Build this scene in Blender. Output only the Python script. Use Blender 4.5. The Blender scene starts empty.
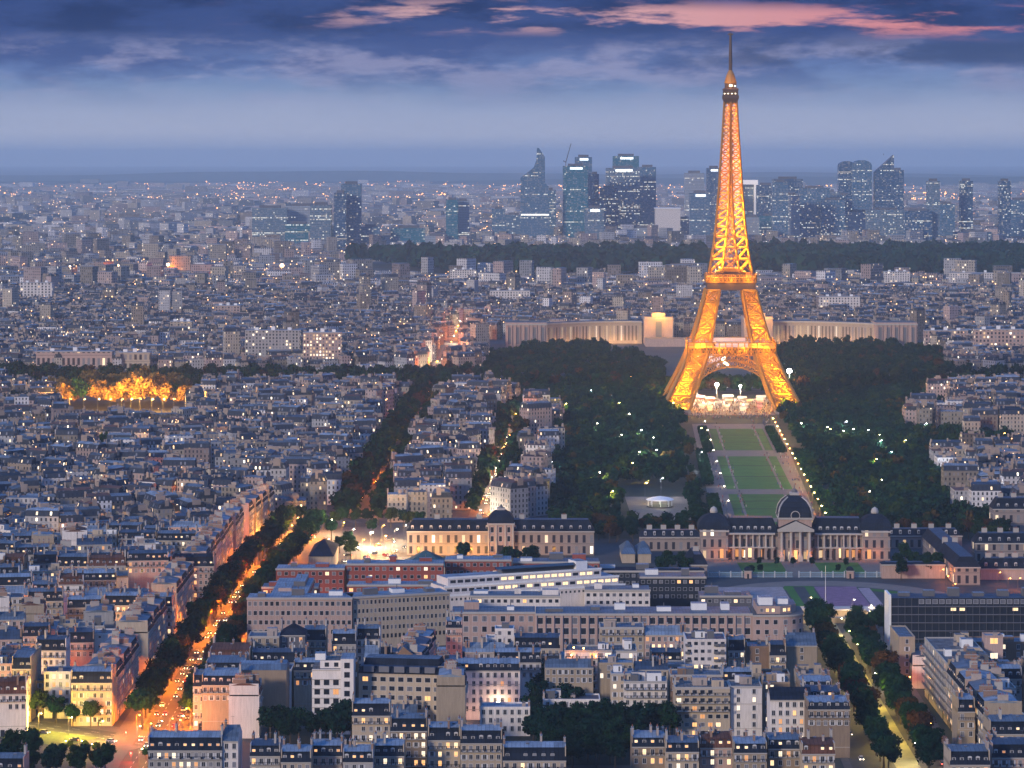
import bpy, math, random
import numpy as np
from mathutils import Vector, Matrix
R = math.radians
random.seed(7); np.random.seed(7)
sc = bpy.context.scene
COL = sc.collection
CH, F, HZ = 222.0, 3000.0, 157.0            # eye height, focal length and horizon row

# ---------------------------------------------------------------- camera
cam = bpy.data.cameras.new('camera'); cam_o = bpy.data.objects.new('camera', cam); COL.objects.link(cam_o)
cam_o.location = (0, 0, CH); cam_o.rotation_euler = (R(90), 0, 0)
cam.sensor_width = 36; cam.lens = 36*F/1024; cam.shift_y = -(384-HZ)/1024
cam.clip_start = 1; cam.clip_end = 120000
sc.camera = cam_o

# ---------------------------------------------------------------- node helper
class NT:
    def __init__(s, tree): s.t = tree; s.n = tree.nodes; s.l = tree.links; s.n.clear()
    def node(s, typ, **kw):
        x = s.n.new(typ)
        for k, v in kw.items(): setattr(x, k, v)
        return x
    def put(s, sock, v):
        if isinstance(v, bpy.types.NodeSocket): s.l.new(v, sock)
        elif v is not None:
            if hasattr(sock.default_value, '__len__') and isinstance(v, (tuple, list)):
                v = tuple(v)
                if len(sock.default_value) == 4 and len(v) == 3: v = v+(1,)
                sock.default_value = v
            else: sock.default_value = v
    def m(s, op, a, b=None, c=None, clamp=False):
        x = s.node('ShaderNodeMath', operation=op, use_clamp=clamp)
        s.put(x.inputs[0], a)
        if b is not None: s.put(x.inputs[1], b)
        if c is not None: s.put(x.inputs[2], c)
        return x.outputs[0]
    def mix(s, f, a, b, blend='MIX'):
        x = s.node('ShaderNodeMix', data_type='RGBA', blend_type=blend)
        s.put(x.inputs[0], f); s.put(x.inputs[6], a); s.put(x.inputs[7], b)
        return x.outputs[2]
    def noise(s, vec, scale, detail=4, rough=.5):
        x = s.node('ShaderNodeTexNoise'); s.put(x.inputs['Vector'], vec)
        x.inputs['Scale'].default_value = scale; x.inputs['Detail'].default_value = detail
        x.inputs['Roughness'].default_value = rough
        return x.outputs['Fac']
    def white(s, vec):
        x = s.node('ShaderNodeTexWhiteNoise', noise_dimensions='3D'); s.put(x.inputs['Vector'], vec)
        return x.outputs['Value'], x.outputs['Color']
    def ramp(s, f, stops, interp='LINEAR'):
        x = s.node('ShaderNodeValToRGB'); s.put(x.inputs[0], f); r = x.color_ramp; r.interpolation = interp
        while len(r.elements) > 1: r.elements.remove(r.elements[-1])
        r.elements[0].position = stops[0][0]; r.elements[0].color = tuple(stops[0][1])+(1,)
        for p, c in stops[1:]:
            e = r.elements.new(p); e.color = tuple(c)+(1,)
        return x.outputs[0]
    def comb(s, x, y, z):
        c = s.node('ShaderNodeCombineXYZ'); s.put(c.inputs[0], x); s.put(c.inputs[1], y); s.put(c.inputs[2], z); return c.outputs[0]
    def sep(s, v):
        c = s.node('ShaderNodeSeparateXYZ'); s.put(c.inputs[0], v); return c.outputs
    def smooth(s, v, a, b):
        x = s.node('ShaderNodeMapRange', interpolation_type='SMOOTHSTEP'); s.put(x.inputs[0], v)
        x.inputs[1].default_value = a; x.inputs[2].default_value = b; return x.outputs[0]

# ---------------------------------------------------------------- world: dusk sky
w = bpy.data.worlds.new('World'); sc.world = w; w.use_nodes = True
n = NT(w.node_tree)
g = n.node('ShaderNodeTexCoord').outputs['Generated']
dx, dy, dz = n.sep(g)
warp = n.noise(n.comb(n.m('MULTIPLY', dx, 9), dy, n.m('MULTIPLY', dz, 40)), 1.0, 5, .6)
zz = n.m('ADD', dz, n.m('MULTIPLY', n.m('SUBTRACT', warp, .5), .012))
base = n.ramp(n.m('MULTIPLY', zz, 5.0, clamp=True), [
    (0.0, (.36,.41,.57)), (.04, (.43,.465,.61)), (.08, (.34,.40,.58)), (.115, (.20,.29,.50)), (.15, (.12,.20,.44)),
    (.178, (.075,.125,.32)), (.200, (.03,.07,.23)), (.215, (.012,.038,.15)), (.26, (.008,.03,.13)), (.35, (.03,.07,.22)), (.6, (.05,.10,.28)), (1, (.09,.17,.42))])
base = n.mix(n.smooth(dz, .15, .95), base, (.115,.37,1.08))
# layered cloud banks
c1 = n.noise(n.comb(n.m('MULTIPLY', dx, 20), 3.1, n.m('MULTIPLY', dz, 74)), 1.0, 8, .62)
m1 = n.m('MULTIPLY', n.smooth(c1, .40, .60), n.m('MULTIPLY', n.smooth(dz, .014, .034), n.m('SUBTRACT', 1.0, n.smooth(dz, .09, .2))))
base = n.mix(n.m('MULTIPLY', m1, .78), base, (.035,.075,.25))
c2 = n.noise(n.comb(n.m('MULTIPLY', dx, 26), 7.7, n.m('MULTIPLY', dz, 100)), 1.0, 9, .65)
m2 = n.m('MULTIPLY', n.smooth(c2, .44, .62), n.m('MULTIPLY', n.smooth(dz, .012, .03), n.m('SUBTRACT', 1.0, n.smooth(dz, .034, .043))))
base = n.mix(n.m('MULTIPLY', m2, .58), base, (.36,.36,.55))
# afterglow breaks between the highest banks
c3 = n.noise(n.comb(n.m('MULTIPLY', dx, 21), 1.9, n.m('MULTIPLY', dz, 135)), 1.0, 8, .62)
# the break slopes: centre height depends on the azimuth
ctr = n.m('ADD', .0468, n.m('MULTIPLY', dx, -.014))
band = n.m('SUBTRACT', 1.0, n.smooth(n.m('ABSOLUTE', n.m('SUBTRACT', dz, ctr)), .0015, .0075))
m3 = n.m('MULTIPLY', n.m('MULTIPLY', n.smooth(c3, .47, .60), band), n.smooth(dx, -.11, .0))
base = n.mix(n.m('MULTIPLY', m3, .92), base, n.mix(n.smooth(dx, -.02, .16), (.78,.45,.45), (.72,.25,.27)))
bank = n.m('MULTIPLY', n.smooth(c1, .36, .52), n.m('MULTIPLY', n.smooth(dx, .03, .09), n.m('SUBTRACT', 1.0, n.smooth(n.m('ABSOLUTE', n.m('SUBTRACT', dz, .0345)), .0015, .0065))))
base = n.mix(n.m('MULTIPLY', bank, .8), base, (.03,.06,.17))
below = n.smooth(dz, -.002, 0.0)
bg = n.node('ShaderNodeBackground'); n.put(bg.inputs[0], base); bg.inputs[1].default_value = 1.0
sky = n.node('ShaderNodeTexSky', sky_type='NISHITA', sun_disc=False)
sky.sun_elevation = R(-3); sky.sun_rotation = R(-150); sky.altitude = 200
bg2 = n.node('ShaderNodeBackground'); n.l.new(sky.outputs[0], bg2.inputs[0]); bg2.inputs[1].default_value = .05
ad = n.node('ShaderNodeAddShader'); n.l.new(bg.outputs[0], ad.inputs[0]); n.l.new(bg2.outputs[0], ad.inputs[1])
out = n.node('ShaderNodeOutputWorld'); n.l.new(ad.outputs[0], out.inputs[0])

# soft remaining daylight from behind the left shoulder
sun = bpy.data.lights.new('sun', 'SUN'); sun.energy = 2.75; sun.angle = R(7); sun.color = (1, .84, .68)
sun_o = bpy.data.objects.new('sun', sun); COL.objects.link(sun_o)
sun_o.rotation_euler = Vector((-math.sin(R(40)), -math.cos(R(40)), math.tan(R(17)))).to_track_quat('Z', 'Y').to_euler()

sc.view_settings.view_transform = 'Standard'; sc.view_settings.look = 'None'
sc.view_settings.exposure = 0.0; sc.view_settings.gamma = 1.0
cy = sc.cycles
sc.render.engine = 'CYCLES'
cy.use_denoising = True; cy.denoiser = 'OPENIMAGEDENOISE'
cy.max_bounces = 4; cy.diffuse_bounces = 2; cy.glossy_bounces = 2; cy.transmission_bounces = 2; cy.volume_bounces = 2
cy.transparent_max_bounces = 8
cy.sample_clamp_indirect = 1.5; cy.sample_clamp_direct = 0
cy.caustics_reflective = False; cy.caustics_refractive = False
cy.use_light_tree = True
cy.use_adaptive_sampling = True; cy.adaptive_threshold = .02

# ---------------------------------------------------------------- projections: photo row/column to ground point
def GY(py, z=0.0): return F*(CH-z)/(py-HZ)
def GX(px, Y): return (px-512)*Y/F
def G(px, py, z=0.0):
    Y = GY(py, z); return GX(px, Y), Y

# ---------------------------------------------------------------- mesh helper
class MB:
    def __init__(s): s.v = []; s.f = []; s.mi = []; s.uv = []; s.mats = []
    def mat(s, m):
        if m not in s.mats: s.mats.append(m)
        return s.mats.index(m)
    def face(s, pts, m, uv=None):
        b = len(s.v); s.v.extend(pts); s.f.append(tuple(range(b, b+len(pts)))); s.mi.append(s.mat(m))
        s.uv.append(uv or [(0, 0)]*len(pts))
    def box(s, x0, x1, y0, y1, z0, z1, m, top=True, bottom=False, tm=None, M=None):
        c = [(x0,y0,z0),(x1,y0,z0),(x1,y1,z0),(x0,y1,z0),(x0,y0,z1),(x1,y0,z1),(x1,y1,z1),(x0,y1,z1)]
        if M is not None: c = [tuple(M @ Vector(p)) for p in c]
        W, D, h = x1-x0, y1-y0, z1-z0
        for q, L in (((0,1,5,4), W), ((1,2,6,5), D), ((2,3,7,6), W), ((3,0,4,7), D)):
            s.face([c[i] for i in q], m, [(0,z0),(L,z0),(L,z1),(0,z1)])
        if top: s.face([c[i] for i in (4,5,6,7)], tm or m, [(x0,y0),(x1,y0),(x1,y1),(x0,y1)])
        if bottom: s.face([c[i] for i in (3,2,1,0)], m, [(0,0)]*4)
    def frustum(s, a, b, z0, z1, m, top=None, uvs=True):       # a, b = (x0,x1,y0,y1)
        A = [(a[0],a[2],z0),(a[1],a[2],z0),(a[1],a[3],z0),(a[0],a[3],z0)]
        B = [(b[0],b[2],z1),(b[1],b[2],z1),(b[1],b[3],z1),(b[0],b[3],z1)]
        h = z1-z0
        for i in range(4):
            j = (i+1) % 4; L = math.dist(A[i], A[j]); L2 = math.dist(B[i], B[j])
            if L2 < 1e-3: s.face([A[i],A[j],B[i]], m, [(0,0),(L,0),(L/2,h)])
            else: s.face([A[i],A[j],B[j],B[i]], m, [(0,0),(L,0),(L,h),(0,h)])
        if top is not None: s.face(B, top, [(p[0],p[1]) for p in B])
    def beam(s, p, q, t, m):
        p = Vector(p); q = Vector(q); d = q-p
        if d.length < 1e-4: return
        d.normalize(); a = d.orthogonal().normalized()*t/2; b = d.cross(a)
        o = [a+b, a-b, -a-b, -a+b]
        P = [tuple(p+k) for k in o]; Q = [tuple(q+k) for k in o]
        for i in range(4):
            j = (i+1) % 4; s.face([P[j],P[i],Q[i],Q[j]], m)
    def tube(s, pts, rad, m, n=8, cap=True):
        rings = []
        for i, p in enumerate(pts):
            p = Vector(p); d = (Vector(pts[min(i+1,len(pts)-1)])-Vector(pts[max(i-1,0)])).normalized()
            a = d.orthogonal().normalized(); b = d.cross(a)
            rings.append([tuple(p+(a*math.cos(2*math.pi*k/n)+b*math.sin(2*math.pi*k/n))*rad[i]) for k in range(n)])
        for i in range(len(pts)-1):
            for k in range(n):
                j = (k+1) % n; s.face([rings[i][k],rings[i][j],rings[i+1][j],rings[i+1][k]], m)
        if cap: s.face(rings[-1], m)
    def lathe(s, prof, m, n=16, c=(0,0,0), sx=1, sy=1):
        for i in range(len(prof)-1):
            (r0,z0),(r1,z1) = prof[i], prof[i+1]
            for k in range(n):
                a, b = 2*math.pi*k/n, 2*math.pi*(k+1)/n
                P = [(c[0]+sx*r0*math.cos(a),c[1]+sy*r0*math.sin(a),c[2]+z0),(c[0]+sx*r0*math.cos(b),c[1]+sy*r0*math.sin(b),c[2]+z0),
                     (c[0]+sx*r1*math.cos(b),c[1]+sy*r1*math.sin(b),c[2]+z1),(c[0]+sx*r1*math.cos(a),c[1]+sy*r1*math.sin(a),c[2]+z1)]
                if r1 < 1e-4: P = P[:3]
                elif r0 < 1e-4: P = [P[0],P[2],P[3]]
                s.face(P, m)
    def prism(s, poly, z0, z1, m, tm=None):                     # poly counter-clockwise
        L = 0
        for i in range(len(poly)):
            a, b = poly[i], poly[(i+1) % len(poly)]; d = math.dist(a, b)
            s.face([(a[0],a[1],z0),(b[0],b[1],z0),(b[0],b[1],z1),(a[0],a[1],z1)], m, [(L,z0),(L+d,z0),(L+d,z1),(L,z1)]); L += d
        s.face([(p[0],p[1],z1) for p in poly], tm or m, [(p[0],p[1]) for p in poly])
    def mesh(s, name):
        me = bpy.data.meshes.new(name); me.from_pydata(s.v, [], s.f)
        for m in s.mats: me.materials.append(m)
        me.polygons.foreach_set('material_index', s.mi)
        uv = me.uv_layers.new(name='UVMap')
        uv.data.foreach_set('uv', [c for f in s.uv for p in f for c in p])
        me.update(); return me
    def build(s, name, parent=None, loc=None):
        return link(name, s.mesh(name), parent, loc)

def link(name, data, parent=None, loc=None, rz=0, scale=None):
    o = bpy.data.objects.new(name, data); COL.objects.link(o)
    if parent is not None: o.parent = parent
    if loc is not None: o.location = loc
    if rz: o.rotation_euler = (0, 0, rz)
    if scale is not None: o.scale = scale
    return o
def tag(o, label=None, cat=None, group=None, kind=None):
    if label: o['label'] = label
    if cat: o['category'] = cat
    if group: o['group'] = group
    if kind: o['kind'] = kind
    return o
def thing(name, label, cat, loc=(0,0,0), rz=0, group=None):
    return tag(link(name, None, None, loc, rz), label, cat, group)
ONES = 'zeroth first second third fourth fifth sixth seventh eighth ninth tenth eleventh twelfth thirteenth fourteenth fifteenth sixteenth seventeenth eighteenth nineteenth'.split()
TENS = {2:('twentieth','twenty'),3:('thirtieth','thirty'),4:('fortieth','forty'),5:('fiftieth','fifty'),6:('sixtieth','sixty'),7:('seventieth','seventy'),8:('eightieth','eighty'),9:('ninetieth','ninety')}
def nth(k):
    if k < 20: return ONES[k]
    t, o = divmod(k, 10)
    return TENS[t][0] if o == 0 else TENS[t][1]+'-'+ONES[o]

# ---------------------------------------------------------------- materials
def mat(name, col, rough=.8, spec=.3, metal=0, var=.15, scale=.3, emit=None, es=0, bump=0, streak=False):
    m = bpy.data.materials.new(name); m.use_nodes = True; n = NT(m.node_tree)
    b = n.node('ShaderNodeBsdfPrincipled'); o = n.node('ShaderNodeOutputMaterial'); n.l.new(b.outputs[0], o.inputs[0])
    b.inputs['Roughness'].default_value = rough; b.inputs['Specular IOR Level'].default_value = spec; b.inputs['Metallic'].default_value = metal
    if var:
        tc = n.node('ShaderNodeTexCoord').outputs['Object']
        if streak:
            x, y, z = n.sep(tc); tc = n.comb(n.m('MULTIPLY', x, 3), n.m('MULTIPLY', y, 3), n.m('MULTIPLY', z, .35))
        f = n.noise(tc, scale, 5, .6)
        rnd = n.node('ShaderNodeObjectInfo').outputs['Random']
        k = n.m('ADD', n.m('MULTIPLY', n.m('SUBTRACT', f, .5), var*3.2), n.m('ADD', 1.0, n.m('MULTIPLY', n.m('SUBTRACT', rnd, .5), var)))
        v = n.node('ShaderNodeVectorMath', operation='SCALE'); v.inputs[0].default_value = col; n.l.new(k, v.inputs['Scale'])
        n.l.new(v.outputs[0], b.inputs['Base Color'])
    else: b.inputs['Base Color'].default_value = tuple(col)+(1,)
    if emit: b.inputs['Emission Color'].default_value = tuple(emit)+(1,); b.inputs['Emission Strength'].default_value = es
    m.cycles.emission_sampling = 'NONE'
    return m

def facade_mat(name, col=None, attr=False, cu=2.7, cv=3.15, lit=.10, es=2.2, wu=(.30,.70), wv=(.22,.80), glass=(.03,.035,.05), rows=False, warm=(1,.62,.28), cool=(1,.88,.66), band=True):
    """wall with window openings laid out in metres over the UV map; some windows are lit"""
    m = bpy.data.materials.new(name); m.use_nodes = True; n = NT(m.node_tree)
    b = n.node('ShaderNodeBsdfPrincipled'); o = n.node('ShaderNodeOutputMaterial'); n.l.new(b.outputs[0], o.inputs[0])
    u, v, _ = n.sep(n.node('ShaderNodeUVMap').outputs[0])
    U, V = n.m('DIVIDE', u, cu), n.m('DIVIDE', v, cv)
    fu, fv = n.m('FRACT', U), n.m('FRACT', V)
    iu, iv = n.m('FLOOR', U), n.m('FLOOR', V)
    win = n.m('MULTIPLY', n.m('MULTIPLY', n.m('GREATER_THAN', fu, wu[0]), n.m('LESS_THAN', fu, wu[1])),
              n.m('MULTIPLY', n.m('GREATER_THAN', fv, wv[0]), n.m('LESS_THAN', fv, wv[1])))
    win = n.m('MULTIPLY', win, n.m('GREATER_THAN', v, 1.0))
    rnd = n.node('ShaderNodeObjectInfo').outputs['Random']
    if rows:
        hr, _ = n.white(n.comb(3.5, n.m('ADD', iv, .5), n.m('MULTIPLY', rnd, 91)))
        lit = n.m('ADD', lit, n.m('MULTIPLY', n.m('LESS_THAN', hr, .09), .65))
    h, hc = n.white(n.comb(n.m('ADD', iu, .5), n.m('ADD', iv, .5), n.m('MULTIPLY', rnd, 37)))
    h2, h2c = n.white(n.comb(n.m('ADD', iu, 9.5), n.m('ADD', iv, 4.5), 3.3))
    on = n.m('MULTIPLY', n.m('LESS_THAN', h, lit), win)
    if attr:
        at = n.node('ShaderNodeAttribute', attribute_name='col'); base = at.outputs['Color']
    else: base = tuple(col)+(1,)
    tc = n.node('ShaderNodeTexCoord').outputs['Object']
    f = n.noise(tc, .22, 5, .65)
    vm = n.node('ShaderNodeVectorMath', operation='SCALE'); n.put(vm.inputs[0], base if attr else tuple(col)); n.l.new(n.m('ADD', .72, n.m('MULTIPLY', f, .56)), vm.inputs['Scale'])
    base = vm.outputs[0]
    if band:
        bd = n.m('LESS_THAN', fv, .07)
        base = n.mix(n.m('MULTIPLY', bd, .45), base, (.05,.05,.07))
    # half of the openings have pale curtains or shutters behind the glass
    gl = n.mix(n.m('GREATER_THAN', h2, .72), glass, (.22,.22,.24))
    n.l.new(n.mix(win, base, gl), b.inputs['Base Color'])
    n.l.new(n.m('SUBTRACT', .85, n.m('MULTIPLY', win, .6)), b.inputs['Roughness'])
    ec = n.mix(h2, warm, cool)
    n.l.new(ec, b.inputs['Emission Color'])
    n.l.new(n.m('MULTIPLY', on, n.m('MULTIPLY', n.m('ADD', .35, n.m('MULTIPLY', h2, 1.0)), es)), b.inputs['Emission Strength'])
    m.cycles.emission_sampling = 'NONE'
    return m

def roof_mat(name, col=None, attr=False, seam=.65, rough=.45):
    m = bpy.data.materials.new(name); m.use_nodes = True; n = NT(m.node_tree)
    b = n.node('ShaderNodeBsdfPrincipled'); o = n.node('ShaderNodeOutputMaterial'); n.l.new(b.outputs[0], o.inputs[0])
    u, v, _ = n.sep(n.node('ShaderNodeUVMap').outputs[0])
    line = n.m('LESS_THAN', n.m('FRACT', n.m('DIVIDE', u, seam*2.2)), .14)
    tc = n.node('ShaderNodeTexCoord').outputs['Object']
    f = n.noise(tc, .30, 6, .7); f2 = n.noise(tc, 1.6, 3, .6)
    h, _ = n.white(n.comb(n.m('FLOOR', n.m('DIVIDE', u, seam*6.6)), n.m('FLOOR', n.m('DIVIDE', v, 2.4)), 1.0))
    k = n.m('ADD', -.12, n.m('ADD', n.m('MULTIPLY', f, 1.15), n.m('ADD', n.m('MULTIPLY', f2, .45), n.m('MULTIPLY', h, .55))))  # random panel tone; its pale patches also imitate skylight reflected off roofs
    k = n.m('MULTIPLY', k, n.m('SUBTRACT', 1.0, n.m('MULTIPLY', line, .4)))
    vm = n.node('ShaderNodeVectorMath', operation='SCALE')
    if attr:
        at = n.node('ShaderNodeAttribute', attribute_name='col'); n.l.new(at.outputs['Color'], vm.inputs[0])
    else: vm.inputs[0].default_value = col
    n.l.new(k, vm.inputs['Scale']); n.l.new(vm.outputs[0], b.inputs['Base Color'])
    b.inputs['Roughness'].default_value = rough+.12; b.inputs['Specular IOR Level'].default_value = .22 if rough < .6 else .06
    return m

WALLS = {'cream': (0.421,0.343,0.260), 'white': (0.665,0.610,0.577), 'pale grey': (0.333,0.322,0.322), 'beige': (0.333,0.267,0.199), 'pink': (0.466,0.322,0.277),
         'tan': (0.267,0.199,0.144), 'brown': (0.222,0.144,0.100), 'red brick': (0.267,0.073,0.055), 'rosy stone': (0.421,0.300,0.260), 'dark grey': (0.111,0.111,0.133), 'ochre': (0.499,0.300,0.133), 'slate blue': (.016,.022,.038)}
MW = {k: mat('wall '+k, c, .9, .2, var=.22, scale=.45, streak=True) for k, c in WALLS.items()}
ROOFS = {'zinc': (0.098,0.127,0.164), 'pale zinc': (0.205,0.246,0.295), 'slate': (0.016,0.022,0.037), 'dark zinc': (0.041,0.061,0.098), 'flat gravel': (0.164,0.156,0.156), 'brown tile': (0.123,0.057,0.041), 'teal': (0.057,0.123,0.139)}
MR = {k: roof_mat('roof '+k, c, rough=.4 if 'zinc' in k else .7) for k, c in ROOFS.items()}
M_trim = mat('stone trim', (.40,.37,.34), .8, var=.08)
M_iron = mat('balcony iron', (.02,.02,.025), .5, var=0)
M_pot = mat('terracotta pot', (.30,.11,.06), .9, var=.3, scale=2)
M_brick = mat('chimney brick', (.26,.17,.13), .9, var=.25, scale=1.5)
M_plaster = mat('chimney plaster', (.36,.30,.27), .9, var=.2, scale=.8)
M_frame = mat('window frame paint', (.55,.54,.55), .6, var=0)
M_glass = mat('dark window glass', (.02,.024,.035), .12, .6, var=0)
M_glass2 = mat('curtained glass', (.16,.16,.18), .3, .5, var=0)
M_lit = [mat('lamplit window', (.3,.2,.1), .5, var=0, emit=(1,.50,.17), es=1.5), mat('bright lamplit window', (.3,.25,.2), .5, var=0, emit=(1,.68,.34), es=1.7),
         mat('dim lamplit window', (.3,.2,.1), .5, var=0, emit=(1,.40,.12), es=.8), mat('white lit window', (.3,.3,.3), .5, var=0, emit=(1,.80,.52), es=1.5)]
M_asph = mat('asphalt', (.05,.05,.052), .8, var=.25, scale=.12)
M_pave = mat('pavement stone', (.10,.092,.088), .85, var=.2, scale=.3)
M_path = mat('pale gravel path', (.19,.155,.13), .95, var=.2, scale=.15)
M_grass = mat('lawn', (.04,.125,.02), .95, var=.3, scale=.08)
M_white = mat('road paint', (.7,.7,.68), .7, var=.1)
M_metal = mat('grey painted metal', (.12,.12,.13), .5, var=.1)
M_whitep = mat('white paint', (.75,.75,.75), .6, var=.08)
HAZE_D = 4.3e-5; HAZE_C = (.82,.95,1.0,1)
# ================================================================ ground, roads, water, hills
def sheet(name, poly, z, m, kind='structure'):
    b = MB(); b.face([(x, y, z) for x, y in poly], m, [(x, y) for x, y in poly])
    return tag(b.build(name), kind=kind)
def ground_material():
    m = bpy.data.materials.new('city ground'); m.use_nodes = True; n = NT(m.node_tree)
    b = n.node('ShaderNodeBsdfPrincipled'); o = n.node('ShaderNodeOutputMaterial'); n.l.new(b.outputs[0], o.inputs[0])
    tc = n.node('ShaderNodeTexCoord').outputs['Object']
    f = n.noise(tc, .02, 8, .7); f2 = n.noise(tc, .0012, 6, .6)
    c = n.ramp(f, [(.3, (.02,.022,.025)), (.6, (.045,.045,.05)), (.75, (.12,.11,.11))])
    c = n.mix(n.smooth(f2, .5, .62), c, (.03,.045,.03))
    n.l.new(c, b.inputs['Base Color']); b.inputs['Roughness'].default_value = .9
    return m
M_ground = ground_material()
sheet('ground', [(-22000,-600),(22000,-600),(22000,70000),(-22000,70000)], 0, M_ground)
# wooded hills on the skyline
def hills():
    b = MB(); m = mat('wooded hill', (.03,.045,.03), .95, var=.3, scale=.0008)
    for (Y0, amp, off, sgn) in ((22000, 60, 0, 1), (28000, 85, 2.1, 1)):
        nx, ny = 90, 8; g = []
        for j in range(ny+1):
            row = []
            for i in range(nx+1):
                x = -9000+18000*i/nx; y = Y0+6000*j/ny
                e = math.sin(math.pi*j/ny)
                h = amp*e*(.45+.3*math.sin(x/2300+off)+.14*math.sin(x/870+off*2)+.05*math.sin(x/310)+.28*(1 if x > 1500 else .2)*min(1, abs(x-1500)/1500))
                row.append((x, y, max(h, -.5)-.3))
            g.append(row)
        for j in range(ny):
            for i in range(nx): b.face([g[j][i],g[j][i+1],g[j+1][i+1],g[j+1][i]], m)
    tag(b.build('hills'), kind='structure')
hills()
def rect(x0, x1, y0, y1): return [(x0,y0),(x1,y0),(x1,y1),(x0,y1)]
# avenues: carriageway, kerbed pavements, painted lines
AVN = [0]
def avenue(name, pts, wroad, wside, lanes=True, m=M_asph, cross=()):
    AVN[0] += 1; e_ = AVN[0]*.006; r = MB(); k = MB(); ln = MB()
    for i in range(len(pts)-1):
        a, c = Vector(pts[i]), Vector(pts[i+1]); d = (c-a).normalized(); p = Vector((-d.y, d.x))
        q = lambda t, s, z: (*(a+(c-a)*t+p*s), z)
        h = wroad/2
        r.face([q(0,-h,.02+e_),q(0,h,.02+e_),q(1,h,.02+e_),q(1,-h,.02+e_)][::-1], m)
        for s in (-1, 1):
            u0, u1 = sorted((s*h, s*(h+wside)))
            P = [q(0,u0,.13+e_),q(1,u0,.13+e_),q(1,u1,.13+e_),q(0,u1,.13+e_)]
            k.face(P[::-1], M_pave); L = [(x,y,.0) for x,y,z in P]
            for a1 in range(4):
                b1 = (a1+1) % 4; k.face([L[b1],L[a1],P[a1],P[b1]], M_pave)
        if lanes:
            n_ = int((c-a).length/9)
            for j in range(n_):
                for s in (-wroad/4, 0, wroad/4):
                    t0, t1 = (j+.2)/n_, (j+.6)/n_
                    ln.face([q(t0,s-.09,.07),q(t0,s+.09,.07),q(t1,s+.09,.07),q(t1,s-.09,.07)][::-1], M_white)
    for (x, y, hw) in cross:                                     # zebra bars
        j = -hw
        while j < hw: ln.box(x+j, x+j+.5, y-2, y+2, .07, .076, M_white); j += 1.0
    tag(r.build(name), kind='structure'); tag(k.build(name+'_pavement'), kind='structure')
    if ln.f: tag(ln.build(name+'_markings'), kind='structure')
A1 = [(-134,1060),(-135,1250),(-133,1560),(-124,1760)]
A2 = [(142,1060),(146,1230),(150,1480)]
BVD = [(-330,1212),(-215,1190),(-134,1135)]
A3 = [(-95,1800),(-86,2300),(-72,2860)]
A5 = [(-18,1800),(-6,2200),(6,2620)]
DIAG = [(-100,1815),(-180,1975),(-300,2200),(-420,2420)]
QUAI = [(-600,2800),(-200,2830),(90,2852),(300,2848),(700,2820)]
A6 = [(-78,3000),(-66,3300),(-62,3980)]
avenue('avenue_road', A1, 18, 9, cross=((-134,1150,9),(-135,1300,9),(-134,1500,9)))
avenue('promenade_avenue_road', A2, 38, 3, False)
avenue('boulevard_road', BVD, 16, 8)
avenue('treelined_road', A3, 14, 8, False); avenue('side_street', A5, 11, 5, False)
avenue('diagonal_street', DIAG, 12, 4, False); avenue('quay_road', QUAI, 20, 6, False); avenue('hill_avenue', A6, 22, 5, False)
sheet('plaza_pavement', [(-128,1650),(-70,1640),(-30,1700),(-20,1850),(-100,1850),(-140,1790)], .012, M_pave)
sheet('river', rect(-1500,1500,2885,2950), .05, mat('river water', (.02,.03,.04), .12, .6, var=.05))

# ================================================================ window, dormer and chimney pieces shared by all houses
def win_mesh(name, pane, w=1.15, h=1.75, shutter=False):
    b = MB()
    b.box(-w/2-.12, w/2+.12, -.05, 0, -h/2-.12, h/2+.12, M_frame, bottom=True)
    b.face([(-w/2,-.056,-h/2),(w/2,-.056,-h/2),(w/2,-.056,h/2),(-w/2,-.056,h/2)], pane)
    b.box(-.035, .035, -.075, -.058, -h/2, h/2, M_frame)
    b.box(-w/2-.2, w/2+.2, -.22, -.052, -h/2-.26, -h/2-.13, M_trim)
    if shutter:
        for s in (-1, 1):
            x0, x1 = sorted((s*(w/2+.14), s*(w/2+.62))); b.box(x0, x1, -.1, -.002, -h/2, h/2, M_frame)
    return b.mesh(name)
WIN_D = [win_mesh('window', M_glass), win_mesh('window', M_glass), win_mesh('window', M_glass, shutter=True), win_mesh('window', M_glass2)]
WIN_L = [win_mesh('window', m) for m in M_lit]
def sq_win(name, pane, w=1, h=1):
    b = MB(); b.box(-w/2-.06, w/2+.06, -.04, 0, -h/2-.06, h/2+.06, M_frame, bottom=True)
    b.face([(-w/2,-.046,-h/2),(w/2,-.046,-h/2),(w/2,-.046,h/2),(-w/2,-.046,h/2)], pane)
    b.box(-.02, .02, -.06, -.048, -h/2, h/2, M_iron)
    return b.mesh(name)
SQ_D = [sq_win('window', M_glass), sq_win('window', M_glass), sq_win('window', M_glass2)]
SQ_L = [sq_win('window', m) for m in M_lit]
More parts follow.
